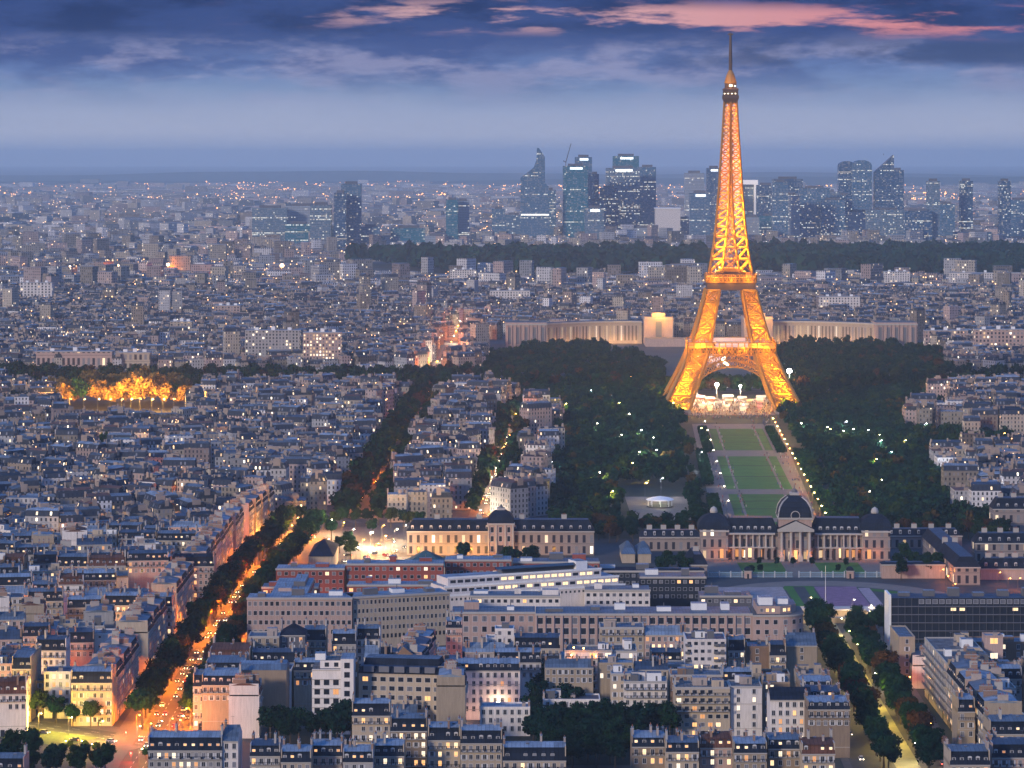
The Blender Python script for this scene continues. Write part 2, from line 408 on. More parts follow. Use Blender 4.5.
def dormer_mesh(pane, arch=False):
    b = MB(); w, h, d = 1.25, 1.6, 1.6
    b.box(-w/2, w/2, -.1, d, 0, h, M_frame, tm=MR['zinc'])
    b.face([(-.45,-.106,.2),(.45,-.106,.2),(.45,-.106,h-.15),(-.45,-.106,h-.15)], pane)
    b.box(-.03,.03,-.12,-.108,.2,h-.15,M_frame)
    if arch:
        n = 6; P = [(-(w/2+.12)*math.cos(math.pi*k/n), (h+.45*math.sin(math.pi*k/n))) for k in range(n+1)]
        b.face([(x,-.2,z) for x, z in P], M_frame)
        for k in range(n): b.face([(P[k][0],-.2,P[k][1]),(P[k+1][0],-.2,P[k+1][1]),(P[k+1][0],d,P[k+1][1]),(P[k][0],d,P[k][1])], MR['zinc'])
    else:
        b.frustum((-w/2-.15,w/2+.15,-.25,d), (-w/2+.2,w/2-.2,-.1,d), h+.002, h+.4, MR['slate'], MR['zinc'])
    return b.mesh('dormer')
DOR_D = [dormer_mesh(M_glass), dormer_mesh(M_glass, True), dormer_mesh(M_glass2)]
DOR_L = [dormer_mesh(m) for m in M_lit[:3]]
def chimney_mesh(L, h, m, k):
    b = MB(); b.box(-.35, .35, -L/2, L/2, -2.5, h, m)
    b.box(-.42, .42, -L/2-.07, L/2+.07, h+.002, h+.16, M_trim)
    for i in range(k):
        y = -L/2+.4+(L-.8)*i/max(1, k-1); hh = .5+.25*((i*7) % 3)/2
        b.lathe([(.17,h+.163),(.13,h+.16+hh),(0,h+.16+hh)], M_pot if (i*5) % 4 else M_metal, 6, (0, y, 0))
    return b.mesh('chimney')
CHIM = [chimney_mesh(2.4, 1.6, M_brick, 4), chimney_mesh(3.8, 1.9, M_plaster, 6), chimney_mesh(5.0, 1.5, M_brick, 8), chimney_mesh(1.4, 1.4, M_plaster, 2), chimney_mesh(3.0, 2.6, M_trim, 5)]
def skylight_mesh():
    b = MB(); b.frustum((-.6,.6,-.8,.8), (-.5,.5,-.7,.7), 0, .35, M_metal, M_glass2); return b.mesh('skylight')
SKY = skylight_mesh()
def vent_mesh():
    b = MB(); b.box(-.9,.9,-.7,.7,0,1.3,M_plaster,tm=M_metal); b.box(-.6,.1,-.5,.3,1.302,1.8,M_metal); b.tube([(.5,.3,1.3),(.5,.3,2.2)],[.16,.16],M_metal,6); return b.mesh('roof_vent')
VENT = vent_mesh()
def aerial_mesh():
    b = MB(); b.tube([(0,0,0),(0,0,3.2)],[.05,.04],M_metal,5)
    for k in range(5): b.beam((-.55+.05*k,-.4+.25*k,3.0),(.55-.05*k,-.4+.25*k,3.0),.04,M_metal)
    b.beam((0,-.5,3.0),(0,.7,3.0),.05,M_metal); return b.mesh('aerial')
AER = aerial_mesh()
def balcony_mesh(L):
    b = MB(); b.box(0, L, -.75, 0, -.14, 0, M_trim, bottom=True)
    b.box(0, L, -.75, -.71, .85, .95, M_iron, bottom=True)
    k = int(L/.22)
    for i in range(k+1): x = min(L-.05, L*i/k); b.box(x, x+.05, -.745, -.715, .002, .85, M_iron, top=False)
    return b.mesh('balcony')
BAL1 = balcony_mesh(1.7)

OCC = []                     # ground rectangles already taken (cx, cy, half diagonal, x0,x1,y0,y1)
def claim(x0, x1, y0, y1): OCC.append((x0, x1, y0, y1))
HOUSES = []
def house(W, D, H, style='haus', wall='cream', roof='zinc', loc=(0,0,0), rz=0, mans=4.2, lit=.14, cu=2.6, fh=3.15, sides='', top_only=0,
          balc=(1,-1), win='std', wsize=(1.15,1.75), name='apartment_house', label=None, cat='house', chim=None, shutters=False, dormers=True, seed=None, group=None, roofbox=None, gable=None, terraces=0):
    """one house: wall, roof (chimneys, dormers), windows, balconies. Local frame: front faces -y, H is the cornice height"""
    rr = random.Random(seed if seed is not None else int(abs(loc[0]*13+loc[1]*7)))
    t = thing(name, label, cat, loc, rz, group)
    if roof == 'pale zinc': roof = rr.choice(('pale zinc','pale zinc','zinc','pale zinc','dark zinc'))
    mw, mr = MW[wall], MR[roof]; gw = MW[gable] if gable else mw
    b = MB(); x0, x1, y0, y1 = -W/2, W/2, 0.0, D
    # front, sides, back
    b.face([(x0,y0,0),(x1,y0,0),(x1,y0,H),(x0,y0,H)], mw); b.face([(x1,y0,0),(x1,y1,0),(x1,y1,H),(x1,y0,H)], gw)
    b.face([(x1,y1,0),(x0,y1,0),(x0,y1,H),(x1,y1,H)], mw); b.face([(x0,y1,0),(x0,y0,0),(x0,y0,H),(x0,y1,H)], gw)
    r = MB(); zt = H
    if style in ('haus', 'gabled', 'hip'):
        b.box(x0-.1, x1+.1, y0-.35, y0-.003, H-.45, H-.02, M_trim, bottom=True)      # cornice
    if style in ('haus','modern') and fh:
        for k in (1, 4):
            if k*fh+1 < H-1: b.box(x0, x1, y0-.12, y0-.003, k*fh+.75, k*fh+.95, M_trim, bottom=True)
    if style == 'haus':
        ins = mans*.30; zt = H+mans
        r.frustum((x0,x1,y0-.3,y1), (x0+.02,x1-.02,y0+ins,y1-ins), H+.005, zt, MR['slate'] if roof != 'brown tile' else mr)
        zr = zt+1.0
        r.frustum((x0-.02,x1+.02,y0+ins-.25,y1-ins+.25), (x0+.01,x1-.01,D*.42,D*.58), zt+.004, zr, mr, mr)
        b.box(x0, x0+.35, y0+.2, y1-.2, H-.5, zt+.7, gw, tm=M_trim); b.box(x1-.35, x1, y0+.2, y1-.2, H-.5, zt+.7, gw, tm=M_trim)
    elif style == 'gabled':
        hr = D*.26; zt = H+hr
        A = [(x0,y0-.4,H),(x1,y0-.4,H),(x1,D/2,zt),(x0,D/2,zt)]; r.face(A, mr, [(0,0),(W,0),(W,D*.55),(0,D*.55)])
        A = [(x1,y1+.3,H),(x0,y1+.3,H),(x0,D/2,zt),(x1,D/2,zt)]; r.face(A, mr, [(0,0),(W,0),(W,D*.55),(0,D*.55)])
        for x in (x0+.01, x1-.01): b.face([(x,y0,H),(x,y1,H),(x,D/2,zt-.02)], gw)
    elif style == 'hip':
        hr = min(W, D)*.33; zt = H+hr; i = min(W, D)/2-.5
        r.frustum((x0-.3,x1+.3,y0-.3,y1+.3), (x0+i,x1-i,y0+i,y1-i), H+.004, zt, mr, mr)
    else:  # flat roof behind a parapet
        zt = H; r.face([(x0+.3,y0+.3,H-.25),(x1-.3,y0+.3,H-.25),(x1-.3,y1-.3,H-.25),(x0+.3,y1-.3,H-.25)], mr, [(x0,y0),(x1,y0),(x1,y1),(x0,y1)])
        for q in ((x0-.05,x1+.05,y0-.08,y0+.3),(x0-.05,x1+.05,y1-.3,y1+.05),(x0-.05,x0+.3,y0+.302,y1-.302),(x1-.3,x1+.05,y0+.302,y1-.302)):
            r.box(*q, H-.6, H+.25, M_trim if style == 'modern' else mw, bottom=True)
    wall_o = b.build('wall', t); roof_o = r.build('roof', t)
    nb = roofbox if roofbox is not None else (rr.randint(1, 3) if style in ('flat','modern') else 0)
    for k in range(nb):                                         # stair and lift houses on a flat roof
        bw, bd, bh = rr.uniform(2.5, min(6, W*.4)), rr.uniform(2.5, min(5, D*.5)), rr.uniform(1.8, 3.4)
        px, py = rr.uniform(x0+bw/2+.6, x1-bw/2-.6), rr.uniform(y0+bd/2+1.2, y1-bd/2-.6)
        q = MB(); q.box(-bw/2, bw/2, -bd/2, bd/2, -.25, bh, rr.choice((mw,mw,M_metal,M_plaster,M_whitep)), tm=rr.choice((MR['pale zinc'],MR['zinc'],MR['flat gravel']))); q.box(bw*.1,bw*.1+.7,-bd/2-.03,-bd/2-.004,0,min(1.9,bh-.3),M_metal)
        q.build('roof_box', roof_o, (px, py, H))
    nc = chim if chim is not None else (rr.choice((3,4,4,5)) if style in ('haus','gabled') else rr.choice((0,1,1)))
    for k in range(nc):
        px = (x0+.36 if k == 0 else x1-.36 if k == 1 else rr.uniform(x0+1.5, x1-1.5))
        c = rr.choice(CHIM); py = D*rr.choice((.3,.5,.65)); z = zt+(.9 if style == 'haus' else .2)
        link('chimney', c, roof_o, (px, py, z-(.6 if style == 'gabled' else 0)), 0)
    for k in range(rr.randint(1, 4) if style in ('haus','gabled') else 0):
        if style == 'haus': link('skylight', SKY, roof_o, (rr.uniform(x0+1.5,x1-1.5), D*.5+rr.uniform(-2,2), zt+.75))
    if rr.random() < .55: link('aerial', AER, roof_o, (rr.uniform(x0+1,x1-1), D*rr.uniform(.4,.6), zt-.1), rr.uniform(0,3), (1,1,rr.uniform(.7,1.2)))
    if style in ('flat','modern') and rr.random() < .8: link('roof_vent', VENT, roof_o, (rr.uniform(x0+1.5,x1-1.5), D*rr.uniform(.3,.8), H-.25), rr.choice((0,1.57)))
    nwin = 0
    def row(nf, length, base, axis, z, k):
        nonlocal nwin
        for i in range(nf):
            if nwin >= 98: return
            if rr.random() < .04: continue
            islit = rr.random() < (lit if k > 0 else lit*1.8)
            pool = (SQ_L if islit else SQ_D) if win != 'std' else (WIN_L if islit else WIN_D)
            me = rr.choice(pool); nwin += 1
            c = (i+.5)*length/nf
            s = (wsize[0], 1, wsize[1]) if win != 'std' else (wsize[0]/1.15, 1, wsize[1]/1.75)
            if axis == 'f': link('window', me, t, (x0+c, y0-.003, z), 0, s)
            elif axis == 'r': link('window', me, t, (x1+.003, y0+c, z), R(90), s)
            else: link('window', me, t, (x0-.003, y1-c, z), R(-90), s)
    nfl = max(1, int((H-.6)/fh)); nfc = max(1, round(W/cu))
    order = list(range(nfl))[::-1]
    if top_only: order = order[:top_only]
    for k in order:
        z = H-.9-wsize[1]/2-(nfl-1-k)*fh
        if z < 1.2: continue
        row(nfc, W, 0, 'f', z, k)
        if 'r' in sides: row(max(1, round(D/cu)), D, 0, 'r', z, k)
        if 'l' in sides: row(max(1, round(D/cu)), D, 0, 'l', z, k)
        if style == 'haus' and balc:
            kk = k-nfl
            if k in balc or kk in balc: link('balcony', BAL1, t, (x0+.1, y0-.003, z-wsize[1]/2-.3), 0, ((W-.2)/1.7, 1, 1))
        if terraces and k >= nfl-terraces: link('balcony', BAL1, t, (x0+.1, y0-.003, z-wsize[1]/2-.3), 0, ((W-.2)/1.7, 1.6, 1))
    if style == 'haus' and dormers:
        nd = max(1, round(W/2.9))
        for i in range(nd):
            if rr.random() < .12: continue
            me = rr.choice(DOR_L) if rr.random() < lit*1.4 else rr.choice(DOR_D)
            link('dormer', me, roof_o, (x0+(i+.5)*W/nd, y0+.35, H+.75))
    # door at the foot of the front
    d = MB(); d.box(-.8,.8,-.08,-.003,0,2.7,MW['slate blue']); d.build('door', t, (rr.uniform(-W/4,W/4), 0, 0))
    c, s = math.cos(rz), math.sin(rz)
    cs = [(loc[0]+c*x-s*y, loc[1]+s*x+c*y) for x, y in ((x0,0),(x1,0),(x1,D),(x0,D))]
    claim(min(p[0] for p in cs)+.8, max(p[0] for p in cs)-.8, min(p[1] for p in cs)+.8, max(p[1] for p in cs)-.8)
    t['_n'] = 0; del t['_n']
    HOUSES.append(t)
    return t
# place from the photo: front edge columns px0..px1, row of the cornice, total front height H -> real distance
def PH(px0, px1, ytop, H, D, label, **k):
    Y = GY(ytop, H+(k.get('mans', 4.2) if k.get('style','haus') == 'haus' else 0)) if not k.get('Y') else k.pop('Y')
    xa, xb = GX(px0, Y), GX(px1, Y); k.pop('Y', None)
    return house(xb-xa, D, H, loc=((xa+xb)/2, Y, 0), label=label, **k)
# ================================================================ trees
def leaf_mat(name, col, var=.5):
    m = bpy.data.materials.new(name); m.use_nodes = True; n = NT(m.node_tree)
    b = n.node('ShaderNodeBsdfPrincipled'); o = n.node('ShaderNodeOutputMaterial'); n.l.new(b.outputs[0], o.inputs[0])
    tc = n.node('ShaderNodeTexCoord').outputs['Object']
    rnd = n.node('ShaderNodeObjectInfo').outputs['Random']; isl = n.node('ShaderNodeNewGeometry').outputs['Random Per Island']
    f = n.noise(tc, .35, 3, .6)
    k = n.m('ADD', .35, n.m('ADD', n.m('MULTIPLY', f, .7), n.m('ADD', n.m('MULTIPLY', rnd, .45), n.m('MULTIPLY', isl, .45))))
    v = n.node('ShaderNodeVectorMath', operation='SCALE'); v.inputs[0].default_value = col; n.l.new(k, v.inputs['Scale'])
    hs = n.node('ShaderNodeHueSaturation'); n.l.new(v.outputs[0], hs.inputs['Color']); n.l.new(n.m('ADD', .47, n.m('MULTIPLY', rnd, .05)), hs.inputs['Hue'])
    n.l.new(hs.outputs[0], b.inputs['Base Color']); b.inputs['Roughness'].default_value = .8; b.inputs['Specular IOR Level'].default_value = .0
    m.cycles.emission_sampling = 'NONE'; return m
M_leaf = [leaf_mat('dark green leaves', (.009,.029,.013)), leaf_mat('olive leaves', (.022,.036,.010)), leaf_mat('autumn leaves', (.055,.030,.010)), leaf_mat('deep green leaves', (.005,.020,.013))]
M_litleaf = leaf_mat('lamplit golden leaves', (.17,.095,.03))  # orange lamplight worked into the leaf colour, for the lit trees alone
M_bark = mat('bark', (.07,.055,.045), .95, var=.3, scale=2)
def crown_np(rs, n_leaf, size, rad=(3.6,3.6,3.3), cz=6.2, lobes=9, tri=False, lo=.34, hi=.6):
    """leaf-clump quads spread through several overlapping lobes -> (N,4,3) array"""
    L = []
    for i in range(lobes):
        a = rs.rand()*6.283; e = rs.rand()**.5; h = rs.uniform(-.75, .85)
        q = math.sqrt(max(.05, 1-h*h*.8))*e*.72
        L.append((rad[0]*q*math.cos(a), rad[1]*q*math.sin(a), cz+rad[2]*h*.7, rs.uniform(lo,hi)*rad[0]))
    L.append((0,0,cz,rad[0]*.5)); L = np.array(L); idx = rs.randint(0, len(L), n_leaf)
    d = rs.normal(size=(n_leaf,3)); d /= np.linalg.norm(d, axis=1)[:,None]
    rr = rs.rand(n_leaf)**.33
    c = L[idx,:3]+d*(L[idx,3]*rr*rs.uniform(.8,1.25,n_leaf))[:,None]*np.array([1,1,.85])
    nrm = d*.75+rs.normal(size=(n_leaf,3))*.5; nrm /= np.linalg.norm(nrm, axis=1)[:,None]
    ref = rs.normal(size=(n_leaf,3)); a = np.cross(nrm, ref); a /= np.linalg.norm(a, axis=1)[:,None]; b = np.cross(nrm, a)
    s = (size*rs.uniform(.55,1.25,n_leaf))[:,None]
    return np.stack([c-a*s-b*s*.8, c+a*s-b*s*.5, c+a*s*.7+b*s, c-a*s*.6+b*s*.8], 1)
def np_mesh(name, quads, mats, mi=None, uv=None, colr=None):
    me = bpy.data.meshes.new(name); N = len(quads)
    me.vertices.add(N*4); me.vertices.foreach_set('co', np.ascontiguousarray(quads, dtype=np.float32).ravel())
    me.loops.add(N*4); me.loops.foreach_set('vertex_index', np.arange(N*4, dtype=np.int32))
    me.polygons.add(N); me.polygons.foreach_set('loop_start', np.arange(0, N*4, 4, dtype=np.int32)); me.polygons.foreach_set('loop_total', np.full(N, 4, dtype=np.int32))
    for m in mats: me.materials.append(m)
    if mi is not None: me.polygons.foreach_set('material_index', np.ascontiguousarray(mi, dtype=np.int32))
    if uv is not None:
        l = me.uv_layers.new(name='UVMap'); l.data.foreach_set('uv', np.ascontiguousarray(uv, dtype=np.float32).ravel())
    if colr is not None:
        a = me.attributes.new('col', 'FLOAT_COLOR', 'FACE'); c = np.ones((N,4), dtype=np.float32); c[:,:3] = colr; a.data.foreach_set('color', c.ravel())
    me.update(calc_edges=True); me.validate(); return me
def trunk_mesh(rs, h=4.6, r=.28):
    b = MB(); b.tube([(0,0,-.1),(.05,0,h*.5),(0,.05,h),(.1,.1,h+2.4)], [r,r*.8,r*.6,r*.2], M_bark, 7)
    for k in range(5):
        a = k*1.26+rs.rand(); L = rs.uniform(1.6,2.8)
        b.tube([(0,.03,h-.6+k*.3),(math.cos(a)*L*.5,math.sin(a)*L*.5,h+.4+k*.25),(math.cos(a)*L,math.sin(a)*L,h+1.8+k*.2)], [r*.45,r*.3,r*.1], M_bark, 5)
    return b.mesh('trunk')
TREES = []
for i in range(7):
    rs = np.random.RandomState(50+i)
    q = crown_np(rs, 2300, .34, rad=(3.7+.3*(i%3),3.6,3.4+.4*(i%2)), cz=6.6, lobes=15+i%4, lo=.22, hi=.46)
    TREES.append((np_mesh('crown', q, [M_leaf[(0,3,1,0,2,3,1)[i]]]), trunk_mesh(rs)))
def tree(x, y, s=1.0, v=None, label='', group=None, name='plane_tree', sz=None):
    v = random.randrange(7) if v is None else v
    t = thing(name, label, 'tree', (x, y, 0), 0, group)
    sc_ = (s, s, sz or s*random.uniform(.9,1.12)); a = random.uniform(0, 6.28)
    link('crown', TREES[v][0], t, None, a, sc_); link('trunk', TREES[v][1], t, None, a, sc_)
    return t
# ================================================================ street lamps
def emis(name, col, s):
    return mat(name, (.4,.4,.4), .5, var=0, emit=col, es=s)
M_sod = emis('sodium lamp glass', (1,.40,.08), 38); M_wht = emis('white lamp glass', (1,.86,.62), 45); M_yel = emis('yellow lamp glass', (1,.80,.30), 38); M_blu = emis('cool lamp glass', (.85,.92,1), 45)
def lamp_pole(h):
    b = MB(); b.tube([(0,0,0),(0,0,.8),(0,0,h)], [.14,.09,.06], M_metal, 6); b.tube([(0,0,h-.1),(.5,0,h+.25),(1.2,0,h+.2)], [.05,.045,.04], M_metal, 5); return b.mesh('pole')
def lamp_head(m, r=.26):
    b = MB(); b.lathe([(0,-r*.7),(r*.8,-r*.45),(r,0),(r*.7,r*.3),(0,r*.35)], m, 8)
    b.lathe([(r*1.15,r*.36),(r*.5,r*.75),(0,r*.8)], M_metal, 8); return b.mesh('lantern')
POLE = {8: lamp_pole(8), 6: lamp_pole(6)}
HEAD = {'amber': lamp_head(M_sod), 'sodium': lamp_head(M_sod), 'white': lamp_head(M_wht), 'yellow': lamp_head(M_yel), 'cool': lamp_head(M_blu)}
LCOL = {'amber': (1,.46,.07), 'red': (1,.03,.01), 'sodium': (1,.23,.005), 'white': (1,.74,.45), 'yellow': (1,.66,.10), 'cool': (.8,.88,1)}
LDATA = {}
def point(kind, power, r=.3):
    k = (kind, power, r)
    if k not in LDATA:
        l = bpy.data.lights.new('bulb', 'POINT'); l.energy = power; l.color = LCOL[kind] if isinstance(kind, str) else kind; l.shadow_soft_size = r; LDATA[k] = l
    return LDATA[k]
LAMPN = {}
def lamp(x, y, kind='sodium', power=3000, h=8, where='the street', rz=0, name='street_lamp', hs=1.0, light=True):
    LAMPN[where] = LAMPN.get(where, 0)+1
    word = {'amber':'amber','sodium':'orange','white':'warm white','yellow':'yellow','cool':'cool white'}[kind]
    t = thing(name, f'{word} lamp, {nth(LAMPN[where])} from near end {where}', 'street lamp', (x,y,0), rz, 'lit street lamps '+where)
    link('pole', POLE[8 if h >= 7 else 6], t, None, 0, (1,1,h/8 if h >= 7 else h/6))
    link('lantern', HEAD[kind], t, (1.2,0,h+.1), 0, (hs,hs,hs))
    if light: link('bulb', point(kind, power), t, (1.2,0,h-.55))
    return t
# ================================================================ cars
M_tyre = mat('tyre rubber', (.02,.02,.02), .9, var=0); M_head = emis('headlight lens', (1,.78,.5), 16); M_tail = emis('tail light lens', (1,.05,.02), 30)
PAINT = {'black': (.02,.02,.022), 'silver': (.4,.41,.43), 'white': (.7,.7,.7), 'dark blue': (.03,.05,.13), 'red': (.35,.03,.03), 'grey': (.12,.12,.13)}
MPAINT = {k: mat('car paint '+k, c, .3, .6, var=0) for k, c in PAINT.items()}
def extrude_y(b, prof, w0, w1, m):              # side profile (y, z), half widths: lower w0, upper handled by caller
    n = len(prof)
    for i in range(n):
        j = (i+1) % n; (a, za), (c, zc) = prof[i], prof[j]
        b.face([(-w0(za),a,za),(w0(za),a,za),(w0(zc),c,zc),(-w0(zc),c,zc)], m)
    for s in (-1, 1):
        P = [(s*w0(z), y, z) for y, z in prof]; b.face(P if s > 0 else P[::-1], m)
def car_meshes():
    body = {}
    for k, m in MPAINT.items():
        b = MB(); wf = lambda z: .88-(.05 if z < .4 else 0)
        extrude_y(b, [(-2.1,.3),(-2.15,.62),(-1.95,.82),(-1.0,.92),(1.45,.95),(2.05,.88),(2.15,.6),(2.08,.3)][::-1], wf, 0, m)
        wr = lambda z: .82-(z-.92)*.42
        extrude_y(b, [(-.62,1.40),(.95,1.42),(.9,1.46),(-.5,1.45)][::-1], wr, 0, m)
        body[k] = b.mesh('body')
    g = MB(); wg = lambda z: .84-(z-.92)*.42
    extrude_y(g, [(-1.15,.93),(-.6,1.41),(1.0,1.42),(1.55,.96)][::-1], wg, 0, M_glass)
    wh = MB()
    wh.tube([(-.1,0,0),(.1,0,0)], [.32,.32], M_tyre, 12); wh.tube([(.1,0,0),(.12,0,0)], [.19,.16], M_metal, 8)
    h = MB(); h.lathe([(.13,0),(.15,.05),(0,.08)], M_head, 8)
    t = MB(); t.box(-.17,.17,-.03,.03,-.09,.09,M_tail)
    return body, g.mesh('window_glass'), wh.mesh('wheel'), h.mesh('headlight'), t.mesh('tail_light')
CB, CG, CW, CHL, CTL = car_meshes()
def car(x, y, heading, paint, label, group, lights=True):   # heading: direction of the bonnet (local -y) as rz
    t = thing('car', label, 'car', (x,y,.025), heading, group)
    link('body', CB[paint], t); link('window_glass', CG, t)
    for sx in (-1, 1):
        for yy in (-1.3, 1.3): link('wheel', CW, t, (sx*.8, yy, .32), 0 if sx > 0 else math.pi)
        if lights:
            o = link('headlight', CHL, t, (sx*.62, -2.13, .64)); o.rotation_euler = (R(90), 0, 0)
            link('tail_light', CTL, t, (sx*.62, 2.14, .7))
    return t
# ================================================================ the iron tower
EX, EY = GX(730.5, 2655), 2655.0
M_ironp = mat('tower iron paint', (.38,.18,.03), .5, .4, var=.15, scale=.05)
M_irond = mat('tower dark iron', (.09,.055,.04), .6, .3, var=.1)
ZT = [0, 20, 40, 57, 75, 95, 115, 140, 165, 190, 215, 245, 276]
WT = [62.5, 51.5, 42, 35.2, 29.5, 24.2, 19.8, 15.4, 12.6, 10.6, 9.0, 7.0, 5.3]
BT = [24, 20.5, 18, 16.2, 14.3, 12.6, 11.2, 10.6, 10.2, 9.4, 8.2, 6.4, 4.9]
wz = lambda z: float(np.interp(z, ZT, WT)); bz = lambda z: float(np.interp(z, ZT, BT))
tower = thing('lattice_tower', 'tall golden floodlit iron lattice tower rising above the lawns', 'tower', (EX, EY, 0), R(-2.2))
def leg_corners(z, sx, sy):
    a, c = wz(z), wz(z)-bz(z)
    return [Vector((sx*a, sy*a, z)), Vector((sx*c, sy*a, z)), Vector((sx*c, sy*c, z)), Vector((sx*a, sy*c, z))]
def truss(b, levels, sx, sy, tc, td, sub=True):
    for i in range(len(levels)-1):
        A, B = leg_corners(levels[i], sx, sy), leg_corners(levels[i+1], sx, sy)
        for k in range(4):
            j = (k+1) % 4
            b.beam(A[k], B[k], tc, M_ironp)
            if (A[k]-A[j]).length < .6: continue
            b.beam(B[k], B[j], td*1.25, M_ironp)
            if sub:
                mA, mB = (A[k]+A[j])/2, (B[k]+B[j])/2
                b.beam(mA, mB, td*.8, M_ironp)
                for P, Q, S, T in ((A[k],mA,mB,B[k]), (mA,A[j],B[j],mB)):
                    b.beam(P, S, td*.8, M_ironp); b.beam(Q, T, td*.8, M_ironp)
            else:
                b.beam(A[k], B[j], td, M_ironp); b.beam(A[j], B[k], td, M_ironp)
for sx in (-1, 1):
    for sy in (-1, 1):
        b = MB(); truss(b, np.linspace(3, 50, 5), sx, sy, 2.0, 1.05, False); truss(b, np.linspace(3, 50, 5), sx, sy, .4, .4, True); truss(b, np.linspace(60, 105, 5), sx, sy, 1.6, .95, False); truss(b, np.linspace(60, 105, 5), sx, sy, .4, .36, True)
        leg = b.build('leg', tower)
        f = MB(); a = wz(0); f.box(*sorted((sx*(a+1), sx*(a-26))), *sorted((sy*(a+1), sy*(a-26))), -.2, 3.4, mat('pier masonry', (.3,.25,.2)), bottom=False)
        f.build('pier', leg)
b = MB()
lv = [120]
while lv[-1] < 268: lv.append(lv[-1]+max(4.2, wz(lv[-1])*.62))
lv[-1] = 274
for sx in (-1, 1):
    for sy in (-1, 1): truss(b, lv, sx, sy, .95, .55, False)
for i in range(len(lv)-1):                                   # central bracing between the four converging piers
    for (ax, s) in (('x',-1),('x',1),('y',-1),('y',1)):
        a0, a1 = wz(lv[i]), wz(lv[i+1]); c0, c1 = a0-bz(lv[i]), a1-bz(lv[i+1])
        if c0 > .7:
            P = [(-c0,s*a0,lv[i]),(c0,s*a0,lv[i]),(c1,s*a1,lv[i+1]),(-c1,s*a1,lv[i+1])]
            if ax == 'y': P = [(q[1],q[0],q[2]) for q in P]
            b.beam(P[0],P[2],.5,M_ironp); b.beam(P[1],P[3],.5,M_ironp); b.beam(P[2],P[3],.6,M_ironp)
b.build('spire_lattice', tower)
def platform(z, h, half, inner, name, posts):
    b = MB()
    for (x0,x1,y0,y1) in ((-half,half,-half,-inner),(-half,half,inner,half),(-half,-inner,-inner,inner),(inner,half,-inner,inner)):
        b.box(x0,x1,y0,y1,z,z+.8,M_ironp,bottom=True)
    # gallery: upright posts, rails and frieze girder under the deck
    for s in (-1, 1):
        for k in range(posts+1):
            u = -half+2*half*k/posts
            for P in ((u,s*half),(s*half,u)):
                b.beam((P[0],P[1],z-h*.55),(P[0],P[1],z+h*.45),.7,M_ironp)
        for zz, t in ((z-h*.55,.8),(z+h*.45,.7),(z+h*.2,.25),(z-h*.2,.35)):
            b.beam((-half,s*half,zz),(half,s*half,zz),t,M_ironp); b.beam((s*half,-half,zz),(s*half,half,zz),t,M_ironp)
        m = posts*2
        for k in range(m):
            u0, u1 = -half+2*half*k/m, -half+2*half*(k+1)/m
            for a, c in ((u0,u1),(u1,u0)):
                b.beam((a,s*half,z-h*.55),(c,s*half,z),.35,M_ironp); b.beam((s*half,a,z-h*.55),(s*half,c,z),.35,M_ironp)
        i2 = half-3.5
        b.box(-i2,i2,*sorted((s*i2,s*(i2-1))),z-h*.5,z-.3,M_irond); b.box(*sorted((s*i2,s*(i2-1))),-i2+1,i2-1,z-h*.5,z-.3,M_irond)
    return b.build(name, tower)
p1 = platform(55, 11, 38.5, 15, 'first_platform', 14); p2 = platform(115.5, 6.5, 22, 4.5, 'second_platform', 12)
b = MB()
for s in (-1, 1):                                           # lit pavilions on the first platform
    b.box(-14,14,*sorted((s*25,s*33)),55.9,60.5,mat('pavilion lit glazing', (.3,.25,.3), .3, var=0, emit=(1,.72,.75), es=.55), tm=M_metal)
b.build('pavilion', tower)
b = MB(); b.box(-13,13,-13,13,116.4,121,M_irond,bottom=True); b.box(-10,10,-10,10,121,124,M_ironp); b.build('upper_gallery', tower)
b = MB(); hw2 = wz(108)
for s_ in (-1,1):
    b.box(-hw2,hw2,*sorted((s_*hw2,s_*(hw2-.8))),105,111.5,M_irond,bottom=True); b.box(*sorted((s_*hw2,s_*(hw2-.8))),-hw2+.81,hw2-.81,105,111.5,M_irond,bottom=True)
b.build('girder_band', tower)
# great arches
for (ax, s) in (('x',-1),('x',1),('y',-1),('y',1)):
    b = MB(); n_ = 26; pr = None
    def A(t, r, d):
        a = math.pi*t; x = -math.cos(a)*r; z = 6+math.sin(a)*(r-37+ (35 if r > 38 else 33)); off = s*(wz(max(3,z))-d)
        return (x, off, z) if ax == 'x' else (off, x, z)
    for k in range(n_+1):
        t = k/n_; q = (A(t,37,.5), A(t,40.5,.5), A(t,37,4.5), A(t,40.5,4.5))
        if pr:
            for i in range(4): b.beam(pr[i], q[i], .8, M_ironp)
            b.beam(pr[0], q[1], .4, M_ironp); b.beam(pr[1], q[0], .4, M_ironp); b.beam(pr[0], q[2], .35, M_ironp); b.beam(pr[2], q[3], .35, M_ironp)
        b.beam(q[0], q[1], .5, M_ironp)
        x = q[1][0] if ax == 'x' else q[1][1]
        if abs(x) < 36 and q[1][2] < 51: 
            top = (q[1][0], s*(wz(52)-.5), 52.5) if ax == 'x' else (s*(wz(52)-.5), q[1][1], 52.5)
            b.beam(q[1], top, .45, M_ironp)
        pr = q
    b.build('arch', tower)
b = MB()                                                     # third platform, campanile and mast
b.box(-7.2,7.2,-7.2,7.2,274,276.5,M_irond,bottom=True); b.frustum((-5.4,5.4,-5.4,5.4),(-7.2,7.2,-7.2,7.2),269,273.99,M_irond)
b.box(-6.6,6.6,-6.6,6.6,276.51,281.5,M_irond); b.frustum((-7.4,7.4,-7.4,7.4),(-5.8,5.8,-5.8,5.8),281.51,283,M_irond,M_irond)
b.box(-5.0,5.0,-5.0,5.0,283.01,287,M_irond); b.build('top_cabin', tower)
b = MB()
